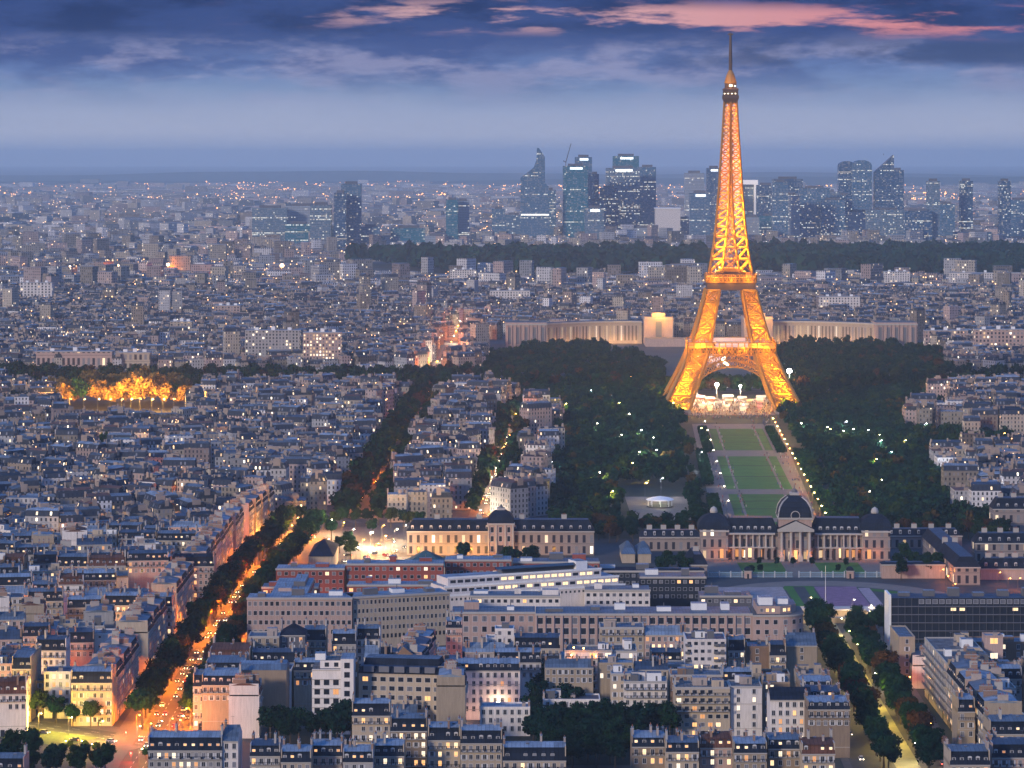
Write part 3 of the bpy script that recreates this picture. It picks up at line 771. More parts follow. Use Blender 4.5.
b.lathe([(5.4,287.01),(5.4,288),(4.6,291),(3.4,295),(1.7,298.5),(1.3,299)], M_ironp, 12); b.build('dome', tower)
b = MB(); b.tube([(0,0,298),(0,0,304)],[1.5,1.5],M_irond,8); b.tube([(0,0,304),(0,0,316),(0,0,332)],[1.6,1.4,1.0],M_irond,6); b.box(-2.2,2.2,-.5,.5,330,331.2,M_irond); b.box(-1.5,1.5,-1.5,1.5,303.5,304.5,M_irond)
for k in range(5): b.box(-1.5,1.5,-1.5,1.5,305+k*2.3,305.5+k*2.3,M_irond)
b.build('antenna', tower)
M_cab = emis('cabin lamp', (1,.8,.5), 9)
b = MB()
for k in range(4): b.box(-5.8+k*3.2,-5.1+k*3.2,-6.72,-6.62,277.6,278.3,M_cab)
b.box(-1.2,1.2,-5.15,-5.02,284.2,286,M_cab); b.box(3.2,4.2,-5.15,-5.02,284.2,285.2,M_cab); b.build('cabin_window', tower)
GOLD = (1,.42,.06); GOLD2 = (1,.43,.015)
def tl(p, e, c=GOLD2, r=.8): link('floodlight', point(c, e*2.4, r), tower, p)
for sx in (-1, 1):
    for sy in (-1, 1):
        for z, e in ((6,70000),(17,56000),(29,30000),(41,7000),(64,24000),(75,22000),(87,12000),(97,4000)):
            m = wz(z)-bz(z)/2; tl((sx*m, sy*m, z), e)
for i_, z in enumerate(np.linspace(124, 267, 22)):
    for sx, sy in (((-1,-1),(1,1)) if i_ % 2 else ((-1,1),(1,-1))): tl((sx*wz(z)*.5,sy*wz(z)*.5,float(z)), float(4200+13000*(wz(z)/12)**1.6), (1,.39,.01), .5)
for z in np.linspace(122, 176, 5):
    for sx in (-1,1):
        for sy in (-1,1):
            m = wz(z)-bz(z)/2; tl((sx*m,sy*m,float(z)), 4800)
for s in (-1,1): tl((s*7,-7,290), 450)
tl((0,-9,285), 500)
for u in (-30,-10,10,30):
    for s in (-1,1): tl((u, s*43, 55), 5000); tl((s*43, u, 55), 5000)
for u in (-15,0,15):
    for s in (-1,1): tl((u, s*25.5, 114), 2500)
# people, white event tents and lights under and behind the arches
M_tent2 = mat('pink tent canvas', (.5,.25,.28), .8, var=.1)
M_tent = mat('white tent canvas', (.6,.57,.57), .8, var=.1)
rr = random.Random(3)
k = 0
for (x, y, w_, d_) in ((-26,-10,6,5),(-9,22,6,5),(12,-4,8,5),(28,26,6,5),(-32,40,8,6),(2,46,7,5),(30,52,6,6),(-14,66,9,6),(16,74,8,6),(-20,-30,5,4),(8,-40,6,4),(24,-22,5,4),(-5,-20,5,4),(-34,12,7,5),(20,40,6,5),(-22,84,10,6),(34,84,9,6),(4,90,10,6)):
    t = thing('event_tent', f'white pitched event tent, {nth(k+1)} from the front under the golden tower', 'tent', (EX+x, EY+y, 0), 0, 'white event tents under the tower'); k += 1
    b = MB(); tm_ = M_tent2 if k % 4 == 0 else M_tent; b.face([(-w_/2,-d_/2,2.8),(w_/2,-d_/2,2.8),(w_/2,0,4.6),(-w_/2,0,4.6)],tm_); b.face([(w_/2,d_/2,2.8),(-w_/2,d_/2,2.8),(-w_/2,0,4.6),(w_/2,0,4.6)],tm_)
    for sx in (-1,1): b.face([(sx*w_/2,-d_/2,2.8),(sx*w_/2,0,4.6),(sx*w_/2,d_/2,2.8)],tm_)
    b.box(-w_/2+.1,w_/2-.1,d_/2-.2,d_/2-.1,.2,2.79,tm_,bottom=True); b.build('canopy', t)
    b = MB()
    for sx in (-1,1):
        for sy in (-1,1): b.beam((sx*(w_/2-.2),sy*(d_/2-.2),0),(sx*(w_/2-.2),sy*(d_/2-.2),3.1),.2,M_metal)
    b.build('tent_frame', t)
    link('lamp', point('white', 3200 if k % 3 else 1200, .4), t, (0,-d_/2-4,3.2))
sheet('esplanade_pavement', [(EX-48,EY-75),(EX+48,EY-75),(EX+48,EY+100),(EX-48,EY+100)], .03, mat('esplanade stone', (.15,.12,.11), .9, var=.5, scale=.12))
M_spot = emis('stage lamp', (1,.93,.85), 60)
def spot(x, y, h, r, label, power, kind='white'):
    t = thing('floodlight_mast', label, 'floodlight', (x,y,0)); b = MB(); b.tube([(0,0,0),(0,0,h)],[.25,.15],M_metal,6); b.build('pole', t)
    b = MB(); b.lathe([(0,-r),(r*.8,-r*.6),(r,0),(r*.8,r*.6),(0,r)], M_spot, 8); b.build('lamp_head', t, (0,0,h)); link('bulb', point(kind, power, .6), t, (0,-1.5,h-r-.6))
spot(EX+66, EY+150, 22, 2.3, 'dazzling white floodlight right of the golden tower foot', 60000)
spot(EX-8, EY+60, 16, 1.8, 'bright white floodlight beneath the middle of the tower arch', 130000)
spot(EX-24, EY+88, 12, 1.2, 'smaller white floodlight under the tower arch to the left', 110000)
spot(EX+16, EY+95, 12, 1.2, 'smaller white floodlight under the tower arch to the right', 110000)
# ================================================================ Chaillot palace
YC = 3540.0
M_ch = facade_mat('palace tall bays', (.33,.27,.22), cu=4.4, cv=26, wu=(.30,.72), wv=(.14,.82), lit=.5, es=.5, band=False, warm=(1,.72,.38), cool=(1,.85,.6), glass=(.12,.10,.09))
M_chw = MW['rosy stone']
def chaillot(sgn, name, label):
    xc = GX(709, YC)
    t = thing(name, label, 'palace', (xc, YC, 0))
    # curved wing
    b = MB(); n_ = 14; x_in, x_out = 78, 198; hh = 25
    pts = []
    for k in range(n_+1):
        u = k/n_; x = sgn*(x_in+(x_out-x_in)*u); y = 30+14*u-70*u**2.2
        pts.append((x, y))
    L = 0
    for k in range(n_):
        p, q = pts[k], pts[k+1]; d = math.dist(p, q)
        F_ = [(p[0],p[1],0),(q[0],q[1],0),(q[0],q[1],hh),(p[0],p[1],hh)]; uvq = [(L,0),(L+d,0),(L+d,hh),(L,hh)]
        B_ = [(p[0],p[1]+20,0),(q[0],q[1]+20,0),(q[0],q[1]+20,hh),(p[0],p[1]+20,hh)]
        b.face(F_ if sgn > 0 else F_[::-1], M_ch, uvq if sgn > 0 else uvq[::-1]); b.face(B_[::-1] if sgn > 0 else B_, M_ch, uvq)
        L += d
    b.build('curved_wing', t)
    b = MB()
    for k in range(n_):
        p, q = pts[k], pts[k+1]
        for (z0, z1, o0, o1) in ((hh+.003,hh+1.8,-.8,20.8),):
            P = [(p[0],p[1]+o0,z1),(q[0],q[1]+o0,z1),(q[0],q[1]+o1,z1),(p[0],p[1]+o1,z1)]; b.face(P if sgn > 0 else P[::-1], MR['zinc'])
            P = [(p[0],p[1]+o0,z0),(q[0],q[1]+o0,z0),(q[0],q[1]+o0,z1),(p[0],p[1]+o0,z1)]; b.face(P if sgn > 0 else P[::-1], M_trim)
    b.build('roof', t)
    def pav(x0, x1, y0, y1, h, nm, bays, bw):
        b = MB(); b.box(x0,x1,y0,y1,0,h,M_chw,tm=MR['flat gravel']); b.box(x0-.7,x1+.7,y0-.7,y1+.7,h-3.2,h-1.6,M_trim,bottom=True); o = b.build(nm, t)
        for k in range(bays):                                     # tall openings between square pilasters
            c = x0+(k+.5)*(x1-x0)/bays
            q = MB(); q.box(c-bw/2,c+bw/2,y0-.25,y0-.02,4,h-5.5,M_glass2); q.build('window', o)
            q = MB()
            for e in (-1,1): q.box(c+e*(bw/2+.15)-.5,c+e*(bw/2+.15)+.5,y0-1.3,y0-.26,0,h-3.3,M_chw)
            q.build('column', o)
        return o
    xs = sorted((sgn*42, sgn*76)); pav(xs[0], xs[1], 8, 52, 33, 'head_pavilion', 1, 8)
    b = MB(); b.box(xs[0]+9, xs[1]-9, 12, 44, 33.0, 37.5, M_chw, tm=MR['flat gravel']); b.build('attic', t)
    xs = sorted((sgn*192, sgn*240)); pav(xs[0], xs[1], -42, 2, 29, 'end_pavilion', 5, 4.6)
    return t
ch1 = chaillot(-1, 'palace_wing', 'curved stone palace wing with tall bays left of the golden tower')
ch2 = chaillot(1, 'palace_wing', 'curved stone palace wing with tall bays right of the golden tower')
for t, s in ((ch1,-1),(ch2,1)):
    for x, y, z, e in ((s*59,-14,8,170000),(s*48,-10,6,60000),(s*70,-10,6,60000),(s*59,-6,40,70000),(s*59,8.5,36,9000)): link('floodlight', point((1,.50,.06), e, 1), t, (x,y,z))
    for k in range(9):
        u = (k+.5)/9; x = s*(80+115*u); y = 30+14*u-70*u**2.2-7; link('floodlight', point((1,.50,.16), 3500, .5), t, (x,y,3))
terr = MB(); xc = GX(709, YC); terr.box(xc-76, xc+76, YC-30, YC+5, 0, 9, M_chw, tm=M_path); tag(terr.build('terrace_wall'), 'long pale terrace wall between the two palace wings', 'wall')
# fountain basin with water cannon jets
t = thing('fountain', 'long fountain basin with bright white water jets behind the tower', 'fountain', (GX(712,3250), 3250, 0))
b = MB(); b.box(-24,24,-70,70,0,1.2,M_pave); b.box(-22,22,-68,68,1.204,1.26,mat('fountain water',(.05,.08,.1),.1,.6,var=0)); b.build('basin', t)
M_jet = mat('white water jet', (.85,.85,.88), .6, var=.1)
for k in range(10):
    s = -1 if k % 2 else 1; b = MB(); y = -60+13*k; b.tube([(s*12,y,1.3),(s*9,y-9,12),(s*4,y-20,16),(s*1,y-30,10),(0,y-36,1.5)],[.5,.9,1.2,1.4,1.8],M_jet,6); b.build('water_jet', t)
    link('lamp', point('white', 16000, .5), t, (s*14, y-6, 3))
# ================================================================ military school
YM = 1655.0
M_sch = facade_mat('school facade', (.27,.22,.20), cu=4.2, cv=6.2, wu=(.3,.7), wv=(.14,.82), lit=.12, es=1.4, glass=(.03,.03,.045))
def mansard(b, x0, x1, y0, y1, z, h, ins, m=None):
    m = m or MR['slate']; b.frustum((x0-.4,x1+.4,y0-.4,y1+.4),(x0+ins,x1-ins,y0+ins,y1-ins),z,z+h,m,MR['dark zinc'])
def dome(b, cx, cy_, z, r, h, m, n=16, sq=True):
    prof = [(r,0),(r*.97,h*.22),(r*.88,h*.45),(r*.7,h*.68),(r*.42,h*.87),(r*.2,h*.95)]
    if not sq: b.lathe([(a,z+c) for a,c in prof], m, n, (cx,cy_,0)); return
    for i in range(len(prof)-1):
        a, c = prof[i], prof[i+1]; b.frustum((cx-a[0],cx+a[0],cy_-a[0],cy_+a[0]),(cx-c[0],cx+c[0],cy_-c[0],cy_+c[0]),z+a[1],z+c[1],m,m if i == len(prof)-2 else None)
def fbox(b, x0, x1, y0, y1, z0, z1, m, tm=None):
    b.box(x0, x1, y0, y1, z0, z1, m, tm=tm or MR['slate'])
xm = GX(795, YM)
sch = thing('military_school', 'long stone palace with square dome and pediment before the lawns', 'palace', (xm, YM, 0), R(-2))
hw = 51
b = MB(); fbox(b,-hw,hw,0,16,0,14.5,M_sch); b.build('wall', sch)
b = MB(); mansard(b,-hw+12,-9,0,16,14.52,8,3.2); mansard(b,9,hw-12,0,16,14.52,8,3.2); rf = b.build('roof', sch)
for s in (-1,1):
    for k in range(7): link('dormer', DOR_D[1], rf, (s*(14+k*3.9), .6, 15.6), 0, (1.3,1.3,1.3))
for s in (-1,1):                                                # end pavilions
    b = MB(); x0, x1 = sorted((s*(hw-14), s*(hw+1))); fbox(b,x0,x1,-3.5,19,0,16.5,M_sch); p = b.build('end_pavilion', sch)
    b = MB(); b.box(x0-.6,x1+.6,-4.1,19.6,15.4,16.3,M_trim,bottom=True); b.build('cornice', p)
    b = MB(); dome(b,(x0+x1)/2,7.5,16.52,9.2,8.5,MR['slate']); b.lathe([(2.0,24.8),(2.2,25.8),(1.6,27.4),(0,28.4)],M_trim,10,((x0+x1)/2,7.5,0)); b.build('pavilion_roof', p)
for s in (-1,1):                                                # colonnade
    for k in range(8):
        x = s*(12.5+k*3.55); c = MB(); c.lathe([(.75,0),(.7,.6),(.55,.7),(.48,6.4),(.72,6.7)],M_trim,10,(x,-1.6,7.0)); c.box(x-.8,x+.8,-2.4,-.8,0,7.0,M_sch); c.build('column', sch)
    b = MB(); x0, x1 = sorted((s*11,s*37)); b.box(x0,x1,-2.5,-.02,6.4,7.0,M_trim,bottom=True); b.box(x0,x1,-2.6,-.02,13.8,14.7,M_trim,bottom=True); b.build('balustrade', sch)
b = MB(); fbox(b,-9.5,9.5,-6,17,0,17.5,M_sch); cp = b.build('central_pavilion', sch)
for k in range(4):
    c = MB(); x = -7.6+k*5.07; c.lathe([(1.2,0),(1.1,.8),(.85,1),(.75,12.5),(1.15,13.2)],M_trim,12,(x,-7.4,3.0)); c.box(x-1.3,x+1.3,-8.6,-6.02,0,3,M_trim); c.build('column', cp)
b = MB(); b.box(-10,10,-9,-6.02,16.3,17.6,M_trim,bottom=True)
b.face([(-10,-8.8,17.62),(10,-8.8,17.62),(0,-8.8,22.2)],M_trim); b.face([(-10,-8.8,17.62),(0,-8.8,22.2),(0,0,22.2),(-10,0,17.62)],MR['slate']); b.face([(0,-8.8,22.2),(10,-8.8,17.62),(10,0,17.62),(0,0,22.2)],MR['slate']); b.build('pediment', cp)
b = MB(); b.box(-9,9,-3,15,17.52,22.4,MW['rosy stone']); b.box(-9.6,9.6,-3.6,15.6,22.404,23.4,M_trim,bottom=True); at = b.build('attic', cp)
b = MB(); b.lathe([(2.2,0),(2.6,.1),(2.6,.6),(2.2,.62)],M_trim,16); o = b.build('clock_surround', at, (0,-3.3,24.6)); o.rotation_euler = (R(90),0,0)
b = MB(); dome(b,0,6,23.42,9.6,12.4,MR['slate']); b.box(-2.6,2.6,3.4,8.6,35.0,36.4,M_trim,bottom=True); b.lathe([(1.6,36.4),(1.5,37.8),(.3,39),(.1,41.5)],M_metal,8,(0,6,0))
for s in (-1,1):
    for t_ in (-1,1): b.beam((s*9.5,6+t_*9.5,23.5),(s*8.4,6+t_*8.4,29.0),.7,M_trim); b.beam((s*8.4,6+t_*8.4,29.0),(s*6.7,6+t_*6.7,31.9),.7,M_trim); b.beam((s*6.7,6+t_*6.7,31.9),(s*4,6+t_*4,34.2),.7,M_trim)
b.build('dome', cp)
def opening(x, y, z, w_, h, m, par): q = MB(); q.box(x-w_/2,x+w_/2,y-.2,y-.06,z-h/2,z+h/2,m); q.build('window', par)
for x in (-40.5,-25,24,40.5): opening(x,-3.52 if abs(x) > 36 else -.02,3.6,2.6 if abs(x)<36 else 2,5,M_lit[1] if abs(x) < 36 else M_lit[2],sch)
for x in (-7,0,7): opening(x,-6.02,3.4,2,5,M_lit[0] if x == 0 else M_lit[2],sch)
for x in (-32,-29,-16,-19,16,29,32): opening(x,-.02,3.4,1.7,4,M_lit[2],sch)
for x,z,e in ((-44,4,1400),(-36,4,1500),(-25,4,700),(-9,4,600),(0,4,900),(9,4,600),(24,4,700),(36,4,1500),(45,4,1500)): link('lamp', point('sodium', e*.45, .3), sch, (x,-10 if abs(x)<20 else -7,z))
# ================================================================ large institutional blocks of the middle distance
def bay_block(name, label, x0, x1, y, D, H, wall, roof, cu, fh, ww, wh, lit, rz=0, floors=None, pil=False, origin=None, cat='office block', litrows=(), roofs=True, nmax=98, setback=None, sides='', seed=1):
    rr = random.Random(seed); W = x1-x0
    t = thing(name, label, cat, origin or ((x0+x1)/2, y, 0), rz)
    mw = MW[wall]; b = MB(); b.box(-W/2,W/2,0,D,0,H,mw,tm=MR[roof]); b.box(-W/2-.25,W/2+.25,-.45,-.003,H-.7,H+.25,M_trim,bottom=True); b.build('wall', t)
    nf = floors or int((H-1.5)/fh); nc = max(1, round(W/cu)); cnt = 0; extra = MB()
    for k in range(nf):
        z = H-1.6-wh/2-k*fh
        if z < 2: break
        for i in range(nc):
            x = -W/2+(i+.5)*W/nc
            islit = rr.random() < (lit if k not in litrows else .8)
            if cnt < nmax:
                link('window', rr.choice(SQ_L[:2]+SQ_L[3:] if islit else SQ_D), t, (x,-.003,z), 0, (ww,1,wh)); cnt += 1
            else: extra.box(x-ww/2,x+ww/2,-.08,-.006,z-wh/2,z+wh/2,M_glass if not islit else M_lit[0])
        if sides:
            ns = max(1, round(D/cu))
            for i in range(ns):
                yy = (i+.5)*D/ns
                if 'r' in sides: extra.box(W/2+.006,W/2+.08,yy-ww/2,yy+ww/2,z-wh/2,z+wh/2,M_glass)
                if 'l' in sides: extra.box(-W/2-.08,-W/2-.006,yy-ww/2,yy+ww/2,z-wh/2,z+wh/2,M_glass)
    if extra.f: tag(extra.build('windows', t), kind='stuff')
    if pil:
        for i in range(nc+1):
            x = -W/2+i*W/nc; q = MB(); q.box(x-.4,x+.4,-.62,-.004,0,H-.75,mw); q.build('pilaster', t)
    if roofs:
        for k in range(max(2, int(W/14))):
            bw, bd, bh = rr.uniform(3,8), rr.uniform(2.5,max(3,D*.4)), rr.uniform(1.2,3.2)
            q = MB(); q.box(-bw/2,bw/2,-bd/2,bd/2,0,bh,rr.choice((M_whitep,mw,M_metal)),tm=MR['pale zinc'])
            if rr.random()<.5: q.tube([(0,0,bh),(0,0,bh+1.6)],[.2,.2],M_metal,6)
            q.build('roof_box', t, (-W/2+W*(k+.5)/max(2,int(W/14))+rr.uniform(-3,3), D*rr.uniform(.35,.75), H+.01))
    c, s = math.cos(rz), math.sin(rz); o = origin or ((x0+x1)/2, y)
    cs = [(o[0]+c*px-s*py, o[1]+s*px+c*py) for px, py in ((-W/2,0),(W/2,0),(W/2,D),(-W/2,D))]
    claim(min(p[0] for p in cs), max(p[0] for p in cs), min(p[1] for p in cs), max(p[1] for p in cs))
    return t
# pale ministry block with double windows beside the orange avenue, and its wing along the avenue
Y = GY(598, 24); bay_block('office_block', 'pale rosy office block at the corner of the orange avenue', GX(247,Y), GX(352,Y), Y, 15, 24, 'rosy stone','pale zinc', 2.5, 4.2, 1.5, 1.9, .0, seed=3)
bay_block('office_wing', 'long flat white roofed wing running back along the orange avenue', -110.5, -94, Y+17, 62, 22, 'rosy stone','pale zinc', 3, 4.2, 1.4, 1.8, .0, sides='r', seed=4)
x0 = GX(353,Y)
bay_block('office_block', 'long cream office block with two rows of small dark windows', 0, 46, 0, 15, 24, 'cream','pale zinc', 1.9, 3.9, .95, 1.8, .0, rz=R(20), origin=(x0+21.5, Y+10, 0), seed=5)
# rosy stone block with big square bays and rounded end
Y = GY(614, 24)
xa, xb = GX(536,Y), GX(752,Y)
bay_block('ministry_block', 'long rosy stone ministry with deep square bays between pilasters', xa, xb, Y, 22, 24, 'rosy stone','zinc', 3.75, 4.5, 2.2, 2.7, .0, pil=True, seed=6)
bay_block('ministry_wing', 'plainer rosy stone wing left of the ministry with square bays', GX(452,Y), xa-.3, Y+1.5, 18, 24.5, 'rosy stone','zinc', 4.2, 4.5, 2.0, 2.4, .0, seed=7)
def round_end():
    t = thing('rounded_block', 'rounded rosy stone block closing the right end of the ministry', 'office block', (xb+.3, Y-1.5, 0)); H = 23; n_ = 12; Wd = 22.5
    P = []
    for k in range(n_+1):
        a = math.pi/2*k/n_; P.append((12+(Wd-12)*math.sin(a), 9-9*math.cos(a)))
    P = [(0,0)]+P+[(Wd,26),(0,26)]
    b = MB(); b.prism(P, 0, H, MW['rosy stone'], MR['zinc']); b.build('wall', t)
    c = MB(); c.prism([(p[0]+(.35 if i>1 else 0), p[1]-.4 if i<n_+2 else p[1]) for i,p in enumerate(P)], H+.004, H+.8, M_trim, M_pave); c.build('cornice', t)
    q = MB(); q.prism([(2,3),(12,3),(17,6),(19.5,11),(19.5,24),(2,24)], H+.81, H+4.2, MW['rosy stone'], MR['zinc']); at = q.build('attic', t)
    q = MB(); q.box(3,9,6,14,H+4.21,H+7.5,M_whitep,tm=MR['pale zinc']); q.box(11,16,9,16,H+4.21,H+6.5,M_whitep,tm=MR['pale zinc']); q.build('roof_box', at)
    def wn(x, y, a, z, lit_, s=(1.7,1,1.9), par=t): link('window', random.choice(SQ_L[:2]) if lit_ else random.choice(SQ_D), par, (x,y,z), a, s)
    for k in range(4):
        z = H-2.3-k*4.3
        if z < 2: continue
        for x in (2.2,6,9.8): wn(x,-.004,0,z,False)
        for j in range(4):
            a = math.pi/2*(j+.5)/4; wn(12+(Wd-12)*math.sin(a)+.05, 9-9*math.cos(a)-.05, a*.98, z, k == 9)
    for x in (4,6.5,9): wn(x,2.996,0,H+2.4,x>6,(1.2,1,1.4),at)
    link('window', SQ_L[1], at, (14,4.2,H+2.4), R(31), (1.6,1,1.4)); link('window', SQ_L[0], at, (16,5.4,H+2.4), R(31), (1.2,1,1.4))
    claim(xb, xb+Wd, Y-2, Y+26)
round_end()
# red brick ranges
rb = [('red_brick_block','dark red brick range with lit stair windows behind the cream block', 276, 345, 566, 18),('red_brick_block','red brick range with flat roof in the middle of the brick row', 346, 444, 564, 20),
      ('red_brick_block','red brick range nearest the hipped teal hall', 445, 512, 560, 19),('red_brick_block','right hand red brick range behind the stepped white block', 513, 600, 562, 17)]
for i,(nm,lb,a,c,yt,H) in enumerate(rb):
    Yb = GY(yt, H)-(10 if i == 0 else 0); bay_block(nm, lb, GX(a,Yb), GX(c,Yb)-.4, Yb, 16, H, 'red brick', 'pale zinc' if i<3 else 'zinc', 3.4, 3.9, 1.7, 1.6, .12, seed=20+i)
Yb = GY(583, 17); bay_block('red_brick_wing', 'low dark red brick wing with two glowing windows', GX(262,Yb), GX(318,Yb), Yb, 14, 15, 'red brick','zinc', 3.4, 3.9, 1.9, 1.8, .25, seed=31)
Yb = GY(572, 17); bay_block('red_brick_wing', 'inner red brick courtyard wing with metal flat roof', GX(350,Yb), GX(440,Yb), Yb-24, 14, 14, 'red brick','pale zinc', 3.6, 3.9, 1.8, 1.6, .1, seed=32)
# stepped white modern block, lit ribbon windows
def stepped():
    t = thing('stepped_office', 'white stepped office block with brightly lit ribbon windows', 'office block', (GX(447,1424), 1424, 0), R(24)); rr = random.Random(5)
    for k,(x0,x1,y0,H) in enumerate(((0,94,0,13.5),(0,92,3,17.3),(3,84,6,21))):
        b = MB(); b.box(x0,x1,y0,y0+(20-k*3),0 if k == 0 else (13.5,17.3)[k-1]+.01,H,MW['white'],tm=MR['pale zinc']); b.box(x0-.2,x1+.2,y0-.25,y0-.004,H-.3,H+.7,M_whitep,bottom=True); lv_ = b.build('storey', t)
        x = x0+2
        while x < x1-2:
            lit_ = k > 0 and x > 28 and rr.random() < .8
            if k == 0: s = (1.0,1,1.1)
            else: s = (2.8,1,1.4)
            link('window', (SQ_L[1] if lit_ else SQ_D[0]), lv_, (x+.6,y0-.005,H-1.7), 0, s); x += 2.3 if k == 0 else 3.8
    b = MB(); b.box(34,80,12,18,21.01,23.2,M_metal,tm=MR['dark zinc']); b.box(72,78,9,18,21.01,25,M_whitep,tm=MR['pale zinc']); b.build('roof_box', t)
    b = MB(); b.frustum((30,72,9,12),(30,72,11.5,12),23.3,24.2,M_glass,M_glass); b.build('roof_box', t)
    for x, y in ((20,-8),(50,-8),(75,-8)): link('lamp', point('white', 1500, .4), t, (x,y,9))
    claim(GX(447,1424), GX(447,1424)+90, 1420, 1480)
stepped()
for k,(a,c,yt,H,m_,lb) in enumerate(((470,560,596,17,'white','low pale roofs with ducts in front of the stepped white office'),(585,650,590,14,'white','low white curved annex beside the stepped office end'),(640,706,577,15,'slate blue','dark glass office with flat roof left of the square'),(700,752,596,16,'dark grey','dark flat roofed office before the horseshoe square'),
      (600,655,571,12,'slate blue','low dark roofed building with small lit windows beside red wall'))):
    Yb = GY(yt,H); bay_block('low_office', lb, GX(a,Yb), GX(c,Yb), Yb, 16, H, m_, 'zinc' if k != 4 else 'slate', 3, 3.6, 1.6, 1.5, .06, seed=40+k)
# dark curtain wall office on the right
Y = GY(598, 27)
def dark_office():
    x0 = GX(891,Y); t = thing('dark_office', 'wide dark glass office slab with white end wall', 'office block', (x0, Y, 0)); W = 74; H = 27; rr = random.Random(9)
    b = MB(); b.box(0,W,0,14,0,H,MW['slate blue'],tm=MR['dark zinc']); b.build('wall', t)
    b = MB(); b.box(-1.1,-.01,-.6,14.5,0,H+1.5,M_whitep); b.build('end_wall', t)
    for k in range(7):
        b = MB(); b.box(0,W,-.8,-.004,H-3.9-k*3.6,H-3.5-k*3.6,MW['dark grey'],bottom=True); b.build('floor_slab', t)
    for k in range(25):
        b = MB(); b.box(k*3,k*3+.14,-.95,-.805,0,H,M_metal); b.build('mullion', t)
    for k in range(24):
        if 3 < k: link('window', SQ_L[0] if k > 21 else SQ_D[2], t, (k*3+1.5,-.006,H-1.6), 0, (2,1,1.8))
    for x,k in ((27.6,1),(31.5,1),(55,1)): link('window', SQ_L[1], t, (x,-.006,H-1.4-3.6*k), 0, (2.2,1,1.2))
    for k in range(6): q = MB(); q.box(0,5,0,4,0,1.6+k%3,M_metal,tm=MR['pale zinc']); q.build('roof_box', t, (4+k*11,5,H+.01))
    claim(x0-2,x0+W,Y-4,Y+16)
dark_office()
# yellow floodlit wing of the school with its own dome
def wing(name, label, x0, x1, y, D, H, rh, rz=0, wm=None, dorm=True, litf=.06, chims=4):
    W = x1-x0; t = thing(name, label, 'school building', ((x0+x1)/2, y, 0), rz)
    b = MB(); b.box(-W/2,W/2,0,D,0,H,wm or M_sch,tm=MR['slate']); b.box(-W/2-.3,W/2+.3,-.5,-.003,H-.7,H-.02,M_trim,bottom=True); b.build('wall', t)
    b = MB(); mansard(b,-W/2,W/2,0,D,H+.004,rh,min(3,D*.25)); r_ = b.build('roof', t)
    if dorm:
        k = -W/2+3
        while k < W/2-2: link('dormer', DOR_D[1], r_, (k,.5,H+.9), 0, (1.1,1.1,1.1)); k += 5.2
    for k in range(chims): link('chimney', CHIM[4], r_, (-W/2+W*(k+.7)/(chims+.4), D*.5, H+rh-.3), R(90))
    c, s = math.cos(rz), math.sin(rz)
    cs = [((x0+x1)/2+c*px-s*py, y+s*px+c*py) for px, py in ((-W/2,0),(W/2,0),(W/2,D),(-W/2,D))]
    claim(min(p[0] for p in cs)-3, max(p[0] for p in cs)+3, min(p[1] for p in cs)-3, max(p[1] for p in cs)+3)
    return t
Yw = 1672
t = wing('school_wing', 'long yellow lit stone wing with dome over its entrance', GX(407,Yw), GX(594,Yw), Yw, 14, 13.5, 6)
b = MB(); b.box(-7,7.5,-3,15,0,18.2,MW['rosy stone'],tm=MR['slate']); b.box(-7.5,8,-3.5,15.5,17.2,18.1,M_trim,bottom=True); cp2 = b.build('central_pavilion', t)
b = MB(); dome(b,.2,6,18.22,7.4,7,MR['slate']); b.box(-2,2.4,4,8,24.7,25.9,M_trim,bottom=True); b.lathe([(1.2,25.9),(.9,26.9),(0,27.9)],M_metal,8,(.2,6,0)); b.build('dome', cp2)
b = MB(); b.box(-1.5,1.5,-3.3,-3.01,0,6,M_glass); b.build('door', cp2)
for x in (-4.6,4.6,0):
    for z in (4,9.6,14.6):
        if x or z > 5: link('window', SQ_D[0] if (x,z) != (4.6,4) else SQ_L[0], cp2, (x,-3.004,z), 0, (1.6,1,3 if z < 15 else 2))
for x in (-6.6,-2.4,2.7,6.9):
    b = MB(); b.box(x-.4,x+.4,-3.5,-3.005,0,17.1,M_trim); b.build('pilaster', cp2)
for x,e in ((-46,6000),(-36,6000),(-26,6000),(-16,6000),(-10,4000),(12,2500),(30,1200)): link('floodlight', point((1,.44,.06), e, .4), t, (x,-9,2.5))
wing('school_wing', 'low slate roofed school wing with dark dormers left of the courtyard', GX(640,1690), GX(702,1690), 1690, 12, 8, 3.5, litf=.1)
wing('school_wing', 'short hipped lodge at the left corner of the courtyard', GX(686,1600), GX(704,1600), 1575, 34, 8, 5, dorm=False, chims=1)
wing('school_wing', 'low pale pavilion with plain wall left of the courtyard fence', GX(640,1560), GX(704,1560), 1560, 9, 7, .8, dorm=False, chims=0)
wing('school_wing', 'low pink lit wing right of the courtyard trees', GX(882,1580), GX(945,1580), 1580, 9, 7.5, .9, dorm=False, chims=0, wm=MW['rosy stone'])
wing('school_wing', 'slate roofed wing right of the domed palace', GX(886,1700), GX(962,1700), 1700, 12, 7.5, 3.5)
wing('school_wing', 'long dark roofed wing running toward the orange courtyard', GX(950,1600)-4, GX(950,1600)+9, 1555, 125, 9.5, 5, dorm=False, chims=2)
wing('school_wing', 'dark roofed arcade wing with pale dormers at the right edge', GX(975,1640), GX(1045,1640), 1640, 13, 11, 5)
wing('school_wing', 'orange lit low range at the right edge of the barracks', GX(985,1560), GX(1045,1560), 1575, 12, 6, 5, wm=MW['rosy stone'])
wing('school_wing', 'tall slate mansard building at the right edge below the park', GX(992,1770), GX(1050,1770), 1765, 15, 15, 6)
